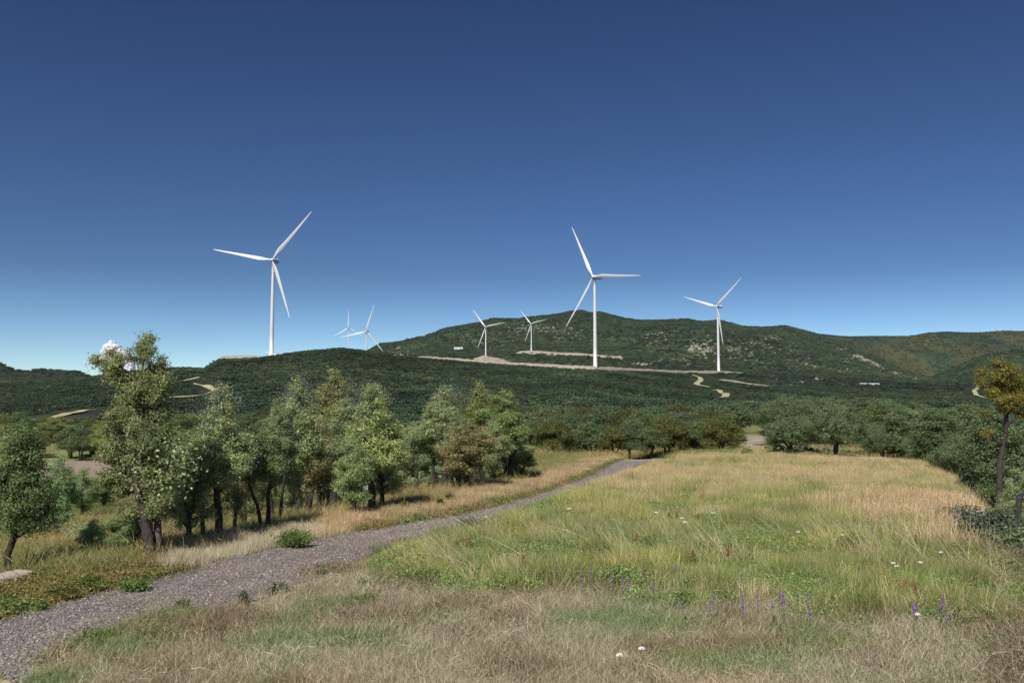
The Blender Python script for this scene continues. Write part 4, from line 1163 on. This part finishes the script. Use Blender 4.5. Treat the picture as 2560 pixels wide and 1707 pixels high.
_GN = {}
def gn_group(kind):
    if kind in _GN: return _GN[kind]
    g = bpy.data.node_groups.new('scatter_' + kind, 'GeometryNodeTree')
    g.interface.new_socket('Geometry', in_out='INPUT', socket_type='NodeSocketGeometry')
    g.interface.new_socket('Geometry', in_out='OUTPUT', socket_type='NodeSocketGeometry')
    N, L = g.nodes, g.links
    gi = N.new('NodeGroupInput'); go = N.new('NodeGroupOutput')
    ci = N.new('GeometryNodeCollectionInfo'); ci.inputs['Collection'].default_value = SRC[kind]
    ci.inputs['Separate Children'].default_value = True; ci.inputs['Reset Children'].default_value = True
    ip = N.new('GeometryNodeInstanceOnPoints'); ip.inputs['Pick Instance'].default_value = True
    def att(name, t):
        a = N.new('GeometryNodeInputNamedAttribute'); a.data_type = t; a.inputs['Name'].default_value = name; return a.outputs['Attribute']
    L.new(gi.outputs[0], ip.inputs['Points']); L.new(ci.outputs[0], ip.inputs['Instance'])
    L.new(att('pick', 'INT'), ip.inputs['Instance Index'])
    L.new(att('rot', 'FLOAT_VECTOR'), ip.inputs['Rotation']); L.new(att('size', 'FLOAT_VECTOR'), ip.inputs['Scale'])
    L.new(ip.outputs[0], go.inputs[0])
    _GN[kind] = g
    return g

def scatter(name, kind, X, Y, S, hue, label, seed=0, tilt=.12, sz=None, lift=0.0, rot_z=None, cat='plants'):
    rng = np.random.default_rng(seed); n = len(X)
    Z = terrain(X, Y) + lift
    me = bpy.data.meshes.new(name); me.vertices.add(n)
    me.vertices.foreach_set('co', np.stack([X, Y, Z], 1).astype(np.float32).ravel())
    a = me.attributes.new('rot', 'FLOAT_VECTOR', 'POINT')
    rz = rng.uniform(0, 6.283, n) if rot_z is None else rng.normal(rot_z, .45, n)
    R = np.stack([rng.normal(0, tilt, n), rng.normal(0, tilt, n), rz], 1); a.data.foreach_set('vector', R.astype(np.float32).ravel())
    a = me.attributes.new('size', 'FLOAT_VECTOR', 'POINT')
    S = np.broadcast_to(S, (n,)); sz = S if sz is None else np.broadcast_to(sz, (n,))
    a.data.foreach_set('vector', np.stack([S, S, sz], 1).astype(np.float32).ravel())
    a = me.attributes.new('pick', 'INT', 'POINT'); a.data.foreach_set('value', rng.integers(0, len(SRC[kind].objects), n).astype(np.int32))
    a = me.attributes.new('hue', 'FLOAT_COLOR', 'POINT')
    h = np.ones((n, 4)); h[:, :3] = hue; a.data.foreach_set('color', h.astype(np.float32).ravel())
    o = add_obj(name, me)
    md = o.modifiers.new('scatter', 'NODES'); md.node_group = gn_group(kind)
    tag(o, label, cat, kind='stuff')
    return o

def sector(n, d0, d1, rng, tmax=.66, p=1.0):
    """points even over the land between two distances"""
    Y = np.sqrt(rng.uniform(0, 1, n) ** p * (d1 * d1 - d0 * d0) + d0 * d0)
    return rng.uniform(-tmax, tmax, n) * Y, Y
def jit(rng, n, v): return rng.uniform(1 - v, 1 + v, (n, 1))

rng = np.random.default_rng(2024)
# candidates over the field and banks
X, Y = sector(245000, 9.5, 76, rng, .84, 1.3)
side, PX, PY = path_side(X, Y)
K = fbm(X / 2.6, Y / 2.6, 4, 5) + .5; K2 = fbm(X / 1.1, Y / 1.1, 3, 6) + .5; K3 = fbm(X / 7, Y / 7, 3, 8) + .5; K4 = fbm(X / .9, Y / .9, 2, 28) + .5
wob = fbm(X / 3.0, Y / 3.0, 4, 12)
lush = in_poly(PX + wob * 300 + rng.normal(0, 45, len(X)), PY + wob * 90 + rng.normal(0, 16, len(X)), LUSH) & (side > 0)
U = rng.random(len(X)); U2 = rng.random(len(X)); NX = len(X)
def tint(*c): return np.tile(np.array(c, float), (NX, 1))
def mixh(a, b, t): t = np.clip(t, 0, 1)[:, None]; return a * (1 - t) + b * t
onfield = (side > 0)
l_y = np.interp(PX, [p[0] for p in PATH_L], [p[1] for p in PATH_L]); r_y = np.interp(PX, [p[0] for p in PATH_R], [p[1] for p in PATH_R])
MR = (PY - r_y) * Y / F * 1.0 + (K4 - .5) * .35        # clear height left before a plant would hide the path
MR = np.where(PX > 1700, 9, MR)
goldz = onfield & (PY < 1290 + wob * 130 + rng.normal(0, 14, NX)) & ~lush
dryz = onfield & ~lush & ~goldz
rightdry = onfield & (PX > 2140 + wob * 420 + rng.normal(0, 60, NX)) & (PY > 1265 + wob * 90) & (PY < 1400 + wob * 160) & (PX < 2420) & ((K > .44) | (U2 < .3))
brown = (PX > 2455 + wob * 150 + rng.normal(0, 15, NX)) & (PY > 1380)
leftv = (side < 0)
# 1 short dry grass in front, some of it greener
m = (dryz | (lush & (K < .45))) & (U < .92) & ~brown & (MR > .13)
hue = mixh(tint(.98, 1.0, 1.0), tint(1.08, .95, .88), (K - .5) * 4)
hue = mixh(hue, tint(.66, .54, .50), (K4 - .54) * 6)
hue = mixh(hue, tint(.50, .72, .42), (.46 - K2) * 8 + (K3 - .52) * 1.5)
def cap(S, h, lo=.35): return np.clip(np.minimum(S, MR / h), lo, 9)
scatter('dry_grass', 'dry', X[m], Y[m], cap(.75 + .6 * K4, .2)[m], hue[m] * jit(rng, m.sum(), .3), 'short pale dry grass in the foreground and along the path', 1, .3, cat='grass')
# 2 golden meadow, greener towards the middle
m = (goldz | rightdry | (lush & (U2 < .16 + .6 * np.clip((1345 - PY) / 90, 0, 1)))) & (U < .55) & (MR > .3)
hue = mixh(tint(1.0, .98, .84), tint(.60, .76, .45), np.clip((PY - 1180) / 80, 0, 1) * .75 + (.5 - K2) * 4.5 + (K3 - .5) * 2)
hue = np.where(rightdry[:, None], mixh(tint(1.08, 1.0, .93), tint(.66, .78, .5), (.47 - K4) * 6), hue)
scatter('meadow_grass', 'meadow', X[m], Y[m], cap(.45 + .75 * K2 + (rightdry * .35), .55)[m], hue[m] * jit(rng, m.sum(), .3), 'tall golden dry grass across the far part of the field', 2, .16, cat='grass')
# 3 lush rushes and herbs
m = ((lush & (U < .26) & (K2 > .40)) | (goldz & (U > .94) & (K3 > .45))) & (MR > .4)
scatter('green_grass', 'rush', X[m], Y[m], cap(.2 + 1.25 * K4 ** 1.3, .75)[m], mixh(tint(1.05, .95, .88), tint(1.5, 1.22, 1.12), (K - .46) * 5)[m] * jit(rng, m.sum(), .35), 'lush green rushes and grass in the middle of the field', 3, .25, cat='grass')
m = lush & (U > .3) & (U < .93) & ((K2 < .54) | (K3 > .5)) & (MR > .28)
scatter('leafy_herbs', 'herb', X[m], Y[m], cap(.5 + .95 * K4, .45)[m], mixh(tint(.95, 1.0, .95), tint(1.3, 1.12, .95), (K - .5) * 5)[m] * jit(rng, m.sum(), .35), 'leafy green herbs among the grass', 4)
m = lush & (U > .86) & (K > .42) & (U2 < .3) & (MR > .5) & (PY > 1350) & (PX > 900)
scatter('straw_stalks', 'stalk', X[m], Y[m], .6 + .7 * K2[m], jit(rng, m.sum(), .15) * np.array([1.3, 1.25, 1.15]), 'long bleached grass stalks leaning left over the green patch', 5, .15, rot_z=0.0, cat='grass')
# 4 low weeds in the foreground
m = (dryz | brown) & (U > .52) & ((K2 < .49) | (K4 > .56)) & (PY > 1330) & (MR > .08)
scatter('low_weeds', 'low', X[m], Y[m], .7 + 1.1 * K4[m], np.where(K4[m][:, None] > .56, np.array([1.25, .95, .95]), np.where(K3[m][:, None] > .5, np.array([.95, 1.15, .8]), np.array([1.25, 1.35, 1.35]))) * jit(rng, m.sum(), .35), 'low green and grey weeds in the dry foreground', 6)
# 5 brown brush at the bottom right
m = brown & (U < .24 - .12 * (PX > 2490))
scatter('brown_brush', 'dry', X[m], Y[m], 1.0 + .9 * K4[m], mixh(tint(.66, .58, .55), tint(.5, .5, .38), (K - .45) * 5)[m] * jit(rng, m.sum(), .4), 'brown dead brush at the right edge of the field', 7, .5, cat='grass')
# 6 left verge: pale grass between path and trees, rusty low growth further left
ML = l_y - PY
vz = leftv & (ML < 55 + 25 * (K - .5)) & (ML > 3) & (U < .6)
pale = vz & (PX > 405 + wob * 80)
scatter('verge_grass', 'meadow', X[pale], Y[pale], .3 + .55 * K4[pale], np.where((PX[pale] < 800)[:, None], np.array([.98, 1.04, 1.1]), np.array([1.02, .92, .82])) * jit(rng, pale.sum(), .3), 'pale grass on the verge between the path and the trees', 8, .2, cat='grass')
rust = leftv & (ML < 125) & (ML > 2) & ((PX <= 430) | (PX > 900)) & (U < .7)
scatter('rusty_weeds', 'low', X[rust], Y[rust], .9 + 1.2 * K4[rust], mixh(tint(1.3, .88, .62), tint(.8, .9, .5), (.52 - K2) * 7)[rust] * jit(rng, rust.sum(), .35), 'low rusty and green weeds on the left verge', 9)
atledge = in_poly(PX, PY, [(-120, 1450), (150, 1428), (175, 1462), (-120, 1560)])
m = leftv & (ML > 38) & (U < .7) & ~atledge
scatter('slope_grass', 'dry', X[m], Y[m], 1.1 + .9 * K4[m], mixh(tint(.60, .66, .36), tint(.98, .82, .52), (K - .44) * 5)[m] * jit(rng, m.sum(), .3), 'yellow-green grass on the slope under the trees', 10, .3, cat='grass')
X2, Y2 = sector(75000, 60, 175, rng, .84)
s2, px2, py2 = path_side(X2, Y2); k2 = fbm(X2 / 9, Y2 / 9, 3, 5) + .5
xr, yr = X2, Y2
m = ~(((py2 > 1205) & (py2 < 1216)))
zz = terrain(X2, Y2); qx, qy = project(X2, Y2, zz)
m = (qx < 1330) & (qy > 1245) | (qx > 1290) & (qy > 1060) & (Y2 < 120) & ~((qx > 1840) & (qx < 1935)) | (qx > 1700) & (qx < 1000)
m &= (Y2 > 62) & ~((qx > 1530) & (qx < 1700) & (qy > 1143))
scatter('valley_grass', 'dry', X2[m], Y2[m], 2.6 + 1.2 * k2[m], np.where(k2[m][:, None] > .52, np.array([.9, .8, .5]), np.array([.45, .6, .28])) * jit(rng, m.sum(), .2), 'grass on the valley floor beyond the field', 11, cat='grass')

# pebbles of the path
u = rng.random(26000); v = rng.random(26000) ** 1.0
idx = (u ** 1.6 * (len(pl) - 1)).astype(int)
Pp = pl[idx] * (1 - v[:, None]) + pr[idx] * v[:, None] + rng.normal(0, .05, (26000, 2))
hu = palette(rng, 26000, [(.14, .124, .115), (.24, .215, .198), (.35, .315, .285)], [4, 4, 1.2])
scatter('path_pebbles', 'pebble', Pp[:, 0], Pp[:, 1], rng.uniform(.010, .032, 26000), hu, 'loose grey pebbles and lumps on the gravel path', 12, .5, lift=.038, cat='gravel')

# dark undergrowth below the tree belt and the grove
X3, Y3 = sector(12000, 48, 150, rng, .7)
q3, r3 = project(X3, Y3, terrain(X3, Y3))
m = ((q3 > 1300) & (q3 < 1850) & (Y3 > np.where((q3 > 1480) & (q3 < 1700), 102, 90))) | ((q3 > 1935) & (q3 < 2330) & (Y3 > 63)) | ((q3 > 2330) & (Y3 > 50))
m &= rng.random(12000) < .6
scatter('undergrowth', 'scrub', X3[m], Y3[m], rng.uniform(.35, 1.0, m.sum()), np.array([.13, .165, .085]) * jit(rng, m.sum(), .45), 'dark undergrowth below the tree belt and the grove', 14)

# hill scrub
def scrub(name, n, d0, d1, s0, s1, base, label, seed, tmax=.66, cond=None, flat=1.0, var=.3):
    rng = np.random.default_rng(seed)
    X, Y = sector(n, d0, d1, rng, tmax)
    Z = terrain(X, Y); qx, qy = project(X, Y, Z)
    keep = np.ones(n, bool) if cond is None else cond(X, Y, qx, qy)
    for (pts, w) in CLEAR:
        P = np.array(pts); dmin = np.full(n, 1e9)
        for a, b_ in zip(P[:-1], P[1:]):
            ab = b_ - a; t = np.clip(((X - a[0]) * ab[0] + (Y - a[1]) * ab[1]) / (ab @ ab + 1e-9), 0, 1)
            dmin = np.minimum(dmin, np.hypot(X - a[0] - ab[0] * t, Y - a[1] - ab[1] * t))
        keep &= dmin > w
    gap = fbm(X / (d1 * .014), Y / (d1 * .009), 3, seed + 7)
    keep &= (gap > -.07) | (rng.random(n) < .25)
    X, Y = X[keep], Y[keep]; n = len(X)
    k = fbm(X / (d1 * .05), Y / (d1 * .05), 4, seed) + .5; kk = fbm(X / (d1 * .012), Y / (d1 * .012), 2, seed + 2) + .5
    hue = np.array(base)[None, :] * (1 + var * 3.6 * (k[:, None] - .5)) * rng.uniform(.6, 1.4, (n, 1))
    hue = hue * (1 + np.clip((kk[:, None] - .5) * 4, -.8, 1) * np.array([.35, .22, .12]))
    if name == 'mountain_scrub':
        gold = np.clip((Y - 4900) / 300, 0, 1) * np.clip(fbm(X / 330, Y / 500, 4, 15) * 5 + .4, 0, 1)
        hue = hue * (1 - gold[:, None] * .8) + np.array([.15, .125, .03]) * gold[:, None] * .8
    S = rng.uniform(s0, s1, n)
    scatter(name, 'scrub', X, Y, S, hue, label, seed, .1, sz=S * flat, lift=0, cat='scrub')
CLEAR = []
for pts, w in (([(-60, 1080), (0, 1068), (60, 1055), (140, 1045), (235, 1026)], 14), ([(390, 998), (480, 992), (520, 984), (541, 976), (520, 967), (485, 959)], 6), ([(446, 955), (470, 951), (497, 944)], 5),
               ([(1730, 937), (1750, 944), (1752, 952), (1740, 962), (1775, 970)], 9), ([(1780, 977), (1797, 976), (1817, 986), (1814, 994)], 7), ([(1808, 950), (1850, 958), (1912, 967)], 13),
               ([(2405, 955), (2440, 958), (2446, 966), (2435, 978), (2442, 990), (2470, 997)], 10), ([(2140, 890), (2190, 909), (2240, 934), (2290, 948), (2330, 954)], 12)):
    CLEAR.append(([np.array(hit(*p)[:2]) for p in pts], w + 5))
for a, b_ in ((1040, 1865), (541, 668)):
    CLEAR.append(([np.array([(p - CX) / F * cd(p), cd(p)]) for p in np.linspace(a, b_, 12)], 15))
scrub('hillside_scrub', 95000, 285, 1150, .9, 2.6, (.072, .104, .056), 'dense dark green scrub covering the near hill', 301, flat=.8)
scrub('plain_scrub', 26000, 1150, 2350, 2.0, 5.5, (.058, .078, .055), 'dark scrub on the flat land before the mountain', 302, flat=.5)
scrub('mountain_scrub', 120000, 2350, 7000, 3.5, 9, (.078, .110, .048), 'green scrub and trees covering the mountain slopes', 303, flat=.75)
# pale outcrops
rng = np.random.default_rng(77)
RX = []; RY = []; RS = []
for (px, py, sx, sy, n, s) in [(2100, 872, 16, 5, 30, 5), (2145, 892, 12, 5, 50, 6), (2165, 900, 12, 4, 50, 6), (2190, 910, 14, 5, 50, 5), (2215, 921, 14, 4, 40, 4), (2240, 933, 16, 4, 40, 4), (2275, 944, 18, 3, 40, 4), (2310, 950, 18, 3, 30, 4), (1925, 844, 30, 5, 50, 5), (1980, 860, 20, 6, 40, 5), (2440, 880, 60, 10, 50, 5), (1345, 822, 45, 14, 90, 6), (1415, 838, 30, 16, 80, 6), (1290, 826, 40, 12, 40, 6), (1760, 870, 26, 22, 130, 8), (1735, 868, 14, 12, 60, 9), (1640, 845, 32, 16, 70, 6), (1835, 880, 20, 20, 60, 6),
                               (1690, 905, 60, 12, 70, 5), (1900, 880, 60, 30, 140, 5), (2030, 920, 70, 22, 130, 5), (2130, 900, 30, 12, 60, 6), (985, 875, 30, 8, 60, 5), (1010, 885, 30, 6, 50, 5), (1240, 860, 40, 14, 50, 5),
                               (1600, 911, 28, 4, 90, 6), (2090, 935, 90, 12, 80, 4), (1180, 850, 40, 10, 30, 5), (1500, 850, 150, 40, 260, 3), (1700, 850, 150, 40, 260, 3), (1250, 840, 90, 30, 160, 3), (2000, 905, 120, 30, 220, 3), (1850, 860, 80, 30, 120, 3), (1100, 865, 70, 15, 60, 3), (600, 935, 50, 10, 12, 1.2), (700, 905, 40, 5, 8, 1.2)]:
    for _ in range(n):
        qx, qy = rng.normal(px, sx * .6), rng.normal(py, sy * .6)
        x, y, z = hit(qx, qy)
        if y < 5200: RX.append(x); RY.append(y); RS.append(s * rng.uniform(.3, 1.05))
RX, RY, RS = map(np.array, (RX, RY, RS))
scatter('rock_outcrops', 'rock', RX, RY, RS, np.ones((len(RX), 3)), 'pale rock outcrops scattered over the mountain side', 13, .3, sz=RS * .7, cat='rocks')

# ------------------------------------------------------------------ single plants, flowers and odd things of the foreground
def bush(px, py, wpx, hpx, label, cols, seed, n=1500, leaf=.035, group=None, name='bush', flatten=1.0):
    x, y, z = hit(px, py)
    w = wpx * y / F; h = hpx * y / F
    rng = np.random.default_rng(seed)
    r = empty(name, (x, y, z)); tag(r, label, 'bush', group)
    m = MB(); tips = []
    for k in range(16):
        a = rng.uniform(0, 6.28); q = rng.uniform(.1, .48); e = Vector((math.cos(a) * w * q, math.sin(a) * w * q, h * rng.uniform(.55, .95) * (1 - .6 * q)))
        m.tube([(0, 0, -.03), e * .5 + Vector((0, 0, .05 * h)), e], [.012, .008, .003], 5); tips.append(e[:])
    add_obj('stems', m.build('stems', M_BARKGREY), r)
    tips = np.array(tips); ci = rng.integers(0, len(tips), n)
    P = tips[ci] * rng.uniform(.55, 1.1, (n, 1)) + rng.normal(size=(n, 3)) * np.array([w * .11, w * .11, h * .12])
    P[:, 2] = np.maximum(P[:, 2], .02)
    V, Fq = quads_at(P, leaf, rng, 2.0)
    c = palette(rng, n, *cols) * rng.uniform(.8, 1.2, 20)[ci % 20][:, None]
    add_obj('foliage', np_mesh('foliage', V, Fq, M_LEAF, False, np.repeat(c, 4, axis=0)), r)
BRIGHT = ([(.20, .30, .07), (.15, .24, .05), (.28, .34, .12)], [4, 3, 1])
DULL = ([(.15, .20, .09), (.11, .15, .06), (.22, .24, .14)], [4, 3, 1])
GB_ = 'bright green bushes beside the path'
bush(735, 1372, 88, 46, 'bright green bush on the verge left of the path', BRIGHT, 1, 2600, .03, GB_)
bush(912, 1528, 82, 42, 'bright green bush in the dry grass right of the path', BRIGHT, 2, 2400, .03, GB_)
bush(242, 1625, 88, 46, 'bright green bush at the near corner of the path', BRIGHT, 3, 2400, .026, GB_)
bush(338, 1482, 66, 34, 'small vivid green bush at the left edge of the path', BRIGHT, 4, 1600, .03, GB_)
bush(106, 1528, 36, 28, 'tiny light green bush at the left edge of the path', BRIGHT, 5, 700, .026, GB_)
bush(905, 1482, 34, 36, 'small upright green plant above the bush in the dry grass', BRIGHT, 6, 700, .024, GB_)
GL = 'low green shrubs along the left verge'
for k, (px, py, w, h) in enumerate([(30, 1485, 70, 26), (125, 1460, 50, 26), (160, 1500, 90, 34), (218, 1478, 70, 36), (262, 1452, 26, 26)]):
    bush(px, py, w, h, ['flat green shrub against the pale ledge', 'dark green shrub behind the pale ledge', 'wide green shrub in the rusty weeds', 'green shrub at the right end of the verge shrubs', 'little dark shrub below the bank sapling'][k], ([(.15, .19, .035), (.11, .14, .03), (.22, .2, .05)], [4, 3, 1]), 20 + k, 1800, .028, GL)
GR = 'upright rush clumps on the verge past the trees'
for k, (px, py, w, h) in enumerate([(1012, 1290, 26, 34), (1045, 1285, 28, 30), (1098, 1280, 24, 34), (1128, 1262, 28, 32)]):
    bush(px, py, w, h, ['yellow-green rush clump, leftmost on the far verge', 'yellow-green rush clump, second from the left on the far verge', 'yellow-green rush clump, third on the far verge', 'yellow-green rush clump nearest the last trees'][k], ([(.2, .22, .05), (.14, .17, .04)], [3, 2]), 30 + k, 1200, .04, GR)
bush(2470, 1375, 150, 110, 'grey-green bush at the foot of the golden-topped tree', ([(.15, .19, .13), (.10, .14, .08), (.22, .25, .2)], [3, 3, 1]), 41, 4200, .05)
bush(2540, 1410, 120, 90, 'dark green bush in the right corner below the bare trunk', OLIVES, 42, 3600, .05)
bush(2385, 1330, 110, 70, 'sparse greyish bush at the right edge of the field', ([(.2, .2, .15), (.14, .16, .11), (.24, .2, .16)], [3, 3, 1]), 43, 2200, .04)
bush(2155 - 290, 1150, 34, 34, 'small pale green sapling by the gravel ramp', BRIGHT, 44, 700, .06)
for k, (px, py, w, h) in enumerate([(205, 1360, 90, 60), (170, 1420, 100, 50), (290, 1395, 90, 60), (330, 1350, 80, 60), (480, 1345, 60, 40), (620, 1300, 50, 40), (850, 1270, 60, 35)]):
    bush(px, py, w, h, ['grey-green bush on the open slope left', 'low spreading bush above the verge shrubs', 'leafy bush left of the tallest oak', 'bush behind the tallest oak', 'bush among the trunks of the left row', 'dark bush between two trunks of the left row', 'dark bush near the middle of the left row'][k], GRGREEN if k < 4 else OLIVES, 50 + k, 2200, .05, 'bushes under the left trees')
# lush clumps at the path side
for k, (px, py, w, h) in enumerate([(610, 1520, 34, 40), (700, 1500, 60, 46), (455, 1528, 34, 30), (800, 1455, 40, 30), (960, 1400, 70, 44), (1170, 1330, 60, 40), (2120, 1400, 50, 80), (1180, 1395, 60, 50), (1625, 1400, 40, 60), (2110, 1500, 70, 60)]):
    bush(px, py, w, h, ['green clump sticking out over the path edge', 'broad green clump at the near path edge', 'small clump at the path edge in the foreground', 'low clump where the path narrows', 'dense clump at the tip of the green patch', 'leafy clump at the path bend', 'tall bright green plant on the right of the field', 'bright herb clump inside the green patch', 'upright green plant in the middle of the field', 'vivid green clump at the lower rim of the green patch'][k], BRIGHT if k > 5 else DULL, 70 + k, 900, .026, 'leafy green clumps in the field')

M_FLOWER = simple_mat('white_petals', (.75, .75, .72), (.85, .85, .82), 30, .8)
M_PURPLE = simple_mat('purple_petals', (.27, .13, .33), (.40, .22, .46), 30, .8)
M_RED = simple_mat('rust_red_seeds', (.24, .10, .05), (.36, .17, .09), 30, .9)
M_STEM = simple_mat('green_stem', (.10, .14, .05), (.16, .2, .07), 20, .9)
def flower_meshes():
    out = {}
    m = MB(); m.tube([(0, 0, 0), (.02, 0, .3), (.0, .01, .62)], [.006, .005, .004], 5)
    for a in range(6): m.tube([(0, .01, .6), (math.cos(a) * .03, math.sin(a) * .03, .655)], [.003, .002], 4)
    st = m.build('stem', M_STEM)
    rng = np.random.default_rng(1); q = rng.random(120) ** .5 * .055; a = rng.uniform(0, 6.28, 120)
    V, Fq = quads_at(np.stack([np.cos(a) * q, np.sin(a) * q, .66 + .018 * (1 - (q / .055) ** 2) + rng.normal(0, .003, 120)], 1), .016, rng, 1.1)
    out['white'] = (st, np_mesh('blossom', V, Fq, M_FLOWER, False))
    m = MB(); m.tube([(0, 0, 0), (.01, 0, .35), (-.01, 0, .66)], [.006, .005, .003], 5); st = m.build('stem', M_STEM)
    z = rng.uniform(.46, .68, 90); w = .014 * (1 - (z - .46) / .22) + .003; a = rng.uniform(0, 6.28, 90)
    V, Fq = quads_at(np.stack([np.cos(a) * w, np.sin(a) * w, z], 1), .016, rng, 1.3); out['purple'] = (st, np_mesh('blossom', V, Fq, M_PURPLE, False))
    m = MB(); m.tube([(0, 0, 0), (.01, 0, .3), (.0, 0, .54)], [.007, .006, .003], 5); st = m.build('stem', M_STEM)
    z = rng.uniform(.42, .58, 260); w = .045 * np.sin((z - .40) / .2 * 3.0) + .006; a = rng.uniform(0, 6.28, 260); w *= rng.random(260)
    V, Fq = quads_at(np.stack([np.cos(a) * w, np.sin(a) * w, z], 1), .017, rng, 1.2); out['red'] = (st, np_mesh('seed_head', V, Fq, M_RED, False))
    return out
FM = flower_meshes()
def flower(kind, px, py, s, label, group, head, name):
    Y = None
    # the head shows at (px, py); find the ground point under it
    hh = {'white': .66, 'purple': .62, 'red': .5}[kind]
    Y = (EYE - hh) / -float(slope(py)); x = at_depth(px, py, Y)[0]; z = tz(x, Y)
    r = empty(name, (x, Y, z), random.uniform(0, 6)); tag(r, label, 'flower' if kind != 'red' else 'seed head', group)
    r.scale = (1.2, 1.2, random.uniform(.7, .95)) if kind == 'purple' else (s, s, 1)
    add_obj('stem', FM[kind][0], r); add_obj(head, FM[kind][1], r)
whites = [(1423, 1274), (1640, 1283), (1706, 1297), (1712, 1307), (1784, 1284), (1216, 1294), (2233, 1404), (2242, 1412), (2352, 1378), (1549, 1637), (1604, 1620), (2294, 1540), (1996, 1329), (2106, 1335), (2300, 1402)]
for k, (px, py) in enumerate(whites): flower('white', px, py, 1.0 if k < 5 else .7, 'white flat-topped flower standing above the green grass', 'white flowers in the field', 'blossom', 'white_flower')
purples = [(1390, 1400), (1452, 1424), (1478, 1420), (1530, 1421), (1556, 1418), (1571, 1424), (1608, 1402), (1690, 1402), (1632, 1447), (1775, 1478), (1784, 1476), (1852, 1420), (1856, 1478), (1857, 1500), (1930, 1485), (1949, 1465), (1957, 1480), (1955, 1495), (2018, 1470), (2023, 1500),
           (2290, 1485), (2284, 1505), (2355, 1500), (2367, 1530), (2358, 1480), (1932, 1268), (2083, 1276), (2210, 1278), (2340, 1296), (2257, 1275), (2180, 1312), (2160, 1270), (1790, 1262), (1822, 1262), (1660, 1245), (1893, 1464), (1706, 1480), (2275, 1278)]
for px, py in purples: flower('purple', px, py, 1.0, 'purple flower spike rising out of the green grass', 'purple flower spikes in the field', 'blossom', 'purple_flower')
reds = [(1692, 1287), (1672, 1289), (1745, 1293), (1592, 1342), (1732, 1382), (1308, 1398), (2065, 1323), (1967, 1386), (1480, 1276), (2250, 1350), (2290, 1345), (1308, 1394), (2262, 1460), (2288, 1465), (1172, 1352), (1820, 1378)]
for px, py in reds: flower('red', px, py, 1.0, 'rust-red dock seed head in the green grass', 'rust-red seed heads in the field', 'seed_head', 'dock_plant')

# pale stone ledge at the left, beside the bowed oak
def ledge():
    pts = [(-70, 1495), (0, 1476), (60, 1462), (128, 1449)]
    C = world_curve(pts, 24); rng = np.random.default_rng(5)
    o = Vector((C[0, 0], C[0, 1], tz(C[0, 0], C[0, 1]))); rows = []
    t = np.gradient(C, axis=0); t /= np.hypot(t[:, 0], t[:, 1])[:, None]; nrm = np.stack([-t[:, 1], t[:, 0]], 1)
    z = terrain(C[:, 0], C[:, 1]); V = []
    taper = np.clip(np.arange(24)[::-1] / 7.0, .12, 1)
    for off, h in ((-.3, -.15), (-.28, .24), (-.22, .3), (.22, .3), (.28, .24), (.3, -.15)):
        q = C + nrm * (off * (.8 + .2 * taper))[:, None]
        V.append(np.stack([q[:, 0] - o.x, q[:, 1] - o.y, z + h * taper - o.z + rng.normal(0, .006, 24)], 1))
    V = np.concatenate(V); i = (np.arange(5)[:, None] * 24 + np.arange(23)[None, :]).ravel()
    me = np_mesh('stone_ledge', V, np.stack([i, i + 1, i + 25, i + 24], 1), M_STONE)
    ob = add_obj('stone_ledge', me, loc=o); tag(ob, 'low pale stone ledge at the left edge below the bowed oak', 'ledge')
ledge()
# heap of cut branches at the far end of the field
x, y, z = hit(1838, 1151); r = empty('brush_pile', (x, y, z)); tag(r, 'small heap of pale cut branches at the far edge of the field', 'branch pile')
rng = np.random.default_rng(8); m = MB()
for k in range(40):
    c = rng.normal(size=2) * [.7, .25]; a = rng.normal(0, .5); l = rng.uniform(.4, 1.1); zz = rng.uniform(.03, .3)
    m.tube([(c[0] - math.cos(a) * l / 2, c[1] - math.sin(a) * l / 2, zz), (c[0], c[1], zz + rng.uniform(-.02, .08)), (c[0] + math.cos(a) * l / 2, c[1] + math.sin(a) * l / 2, zz + rng.uniform(-.1, .2))], [.03, .025, .012], 5)
add_obj('branches', m.build('branches', M_DEADWOOD), r)
m = MB(); m.tube([(0, -.1, -.1), (.02, -.1, .3), (-.02, -.1, .55)], [.12, .1, .06], 8); add_obj('stump', m.build('stump', M_BARK), r)

# ------------------------------------------------------------------ thin air between here and the mountain
def haze():
    m, N, L = new_mat('haze_air')
    v = N.new('ShaderNodeVolumePrincipled'); v.inputs['Color'].default_value = (.62, .78, 1, 1); v.inputs['Density'].default_value = 1.6e-5
    v.inputs['Anisotropy'].default_value = 0.2
    o = N.new('ShaderNodeOutputMaterial'); L.new(v.outputs[0], o.inputs['Volume'])
    b = MB(); b.box((0, 2500, 250), (17000, 11500, 1100))
    ob = add_obj('haze', b.build('haze', m, False)); tag(ob, 'thin bluish haze in the air towards the mountain', 'haze', kind='stuff')
haze()
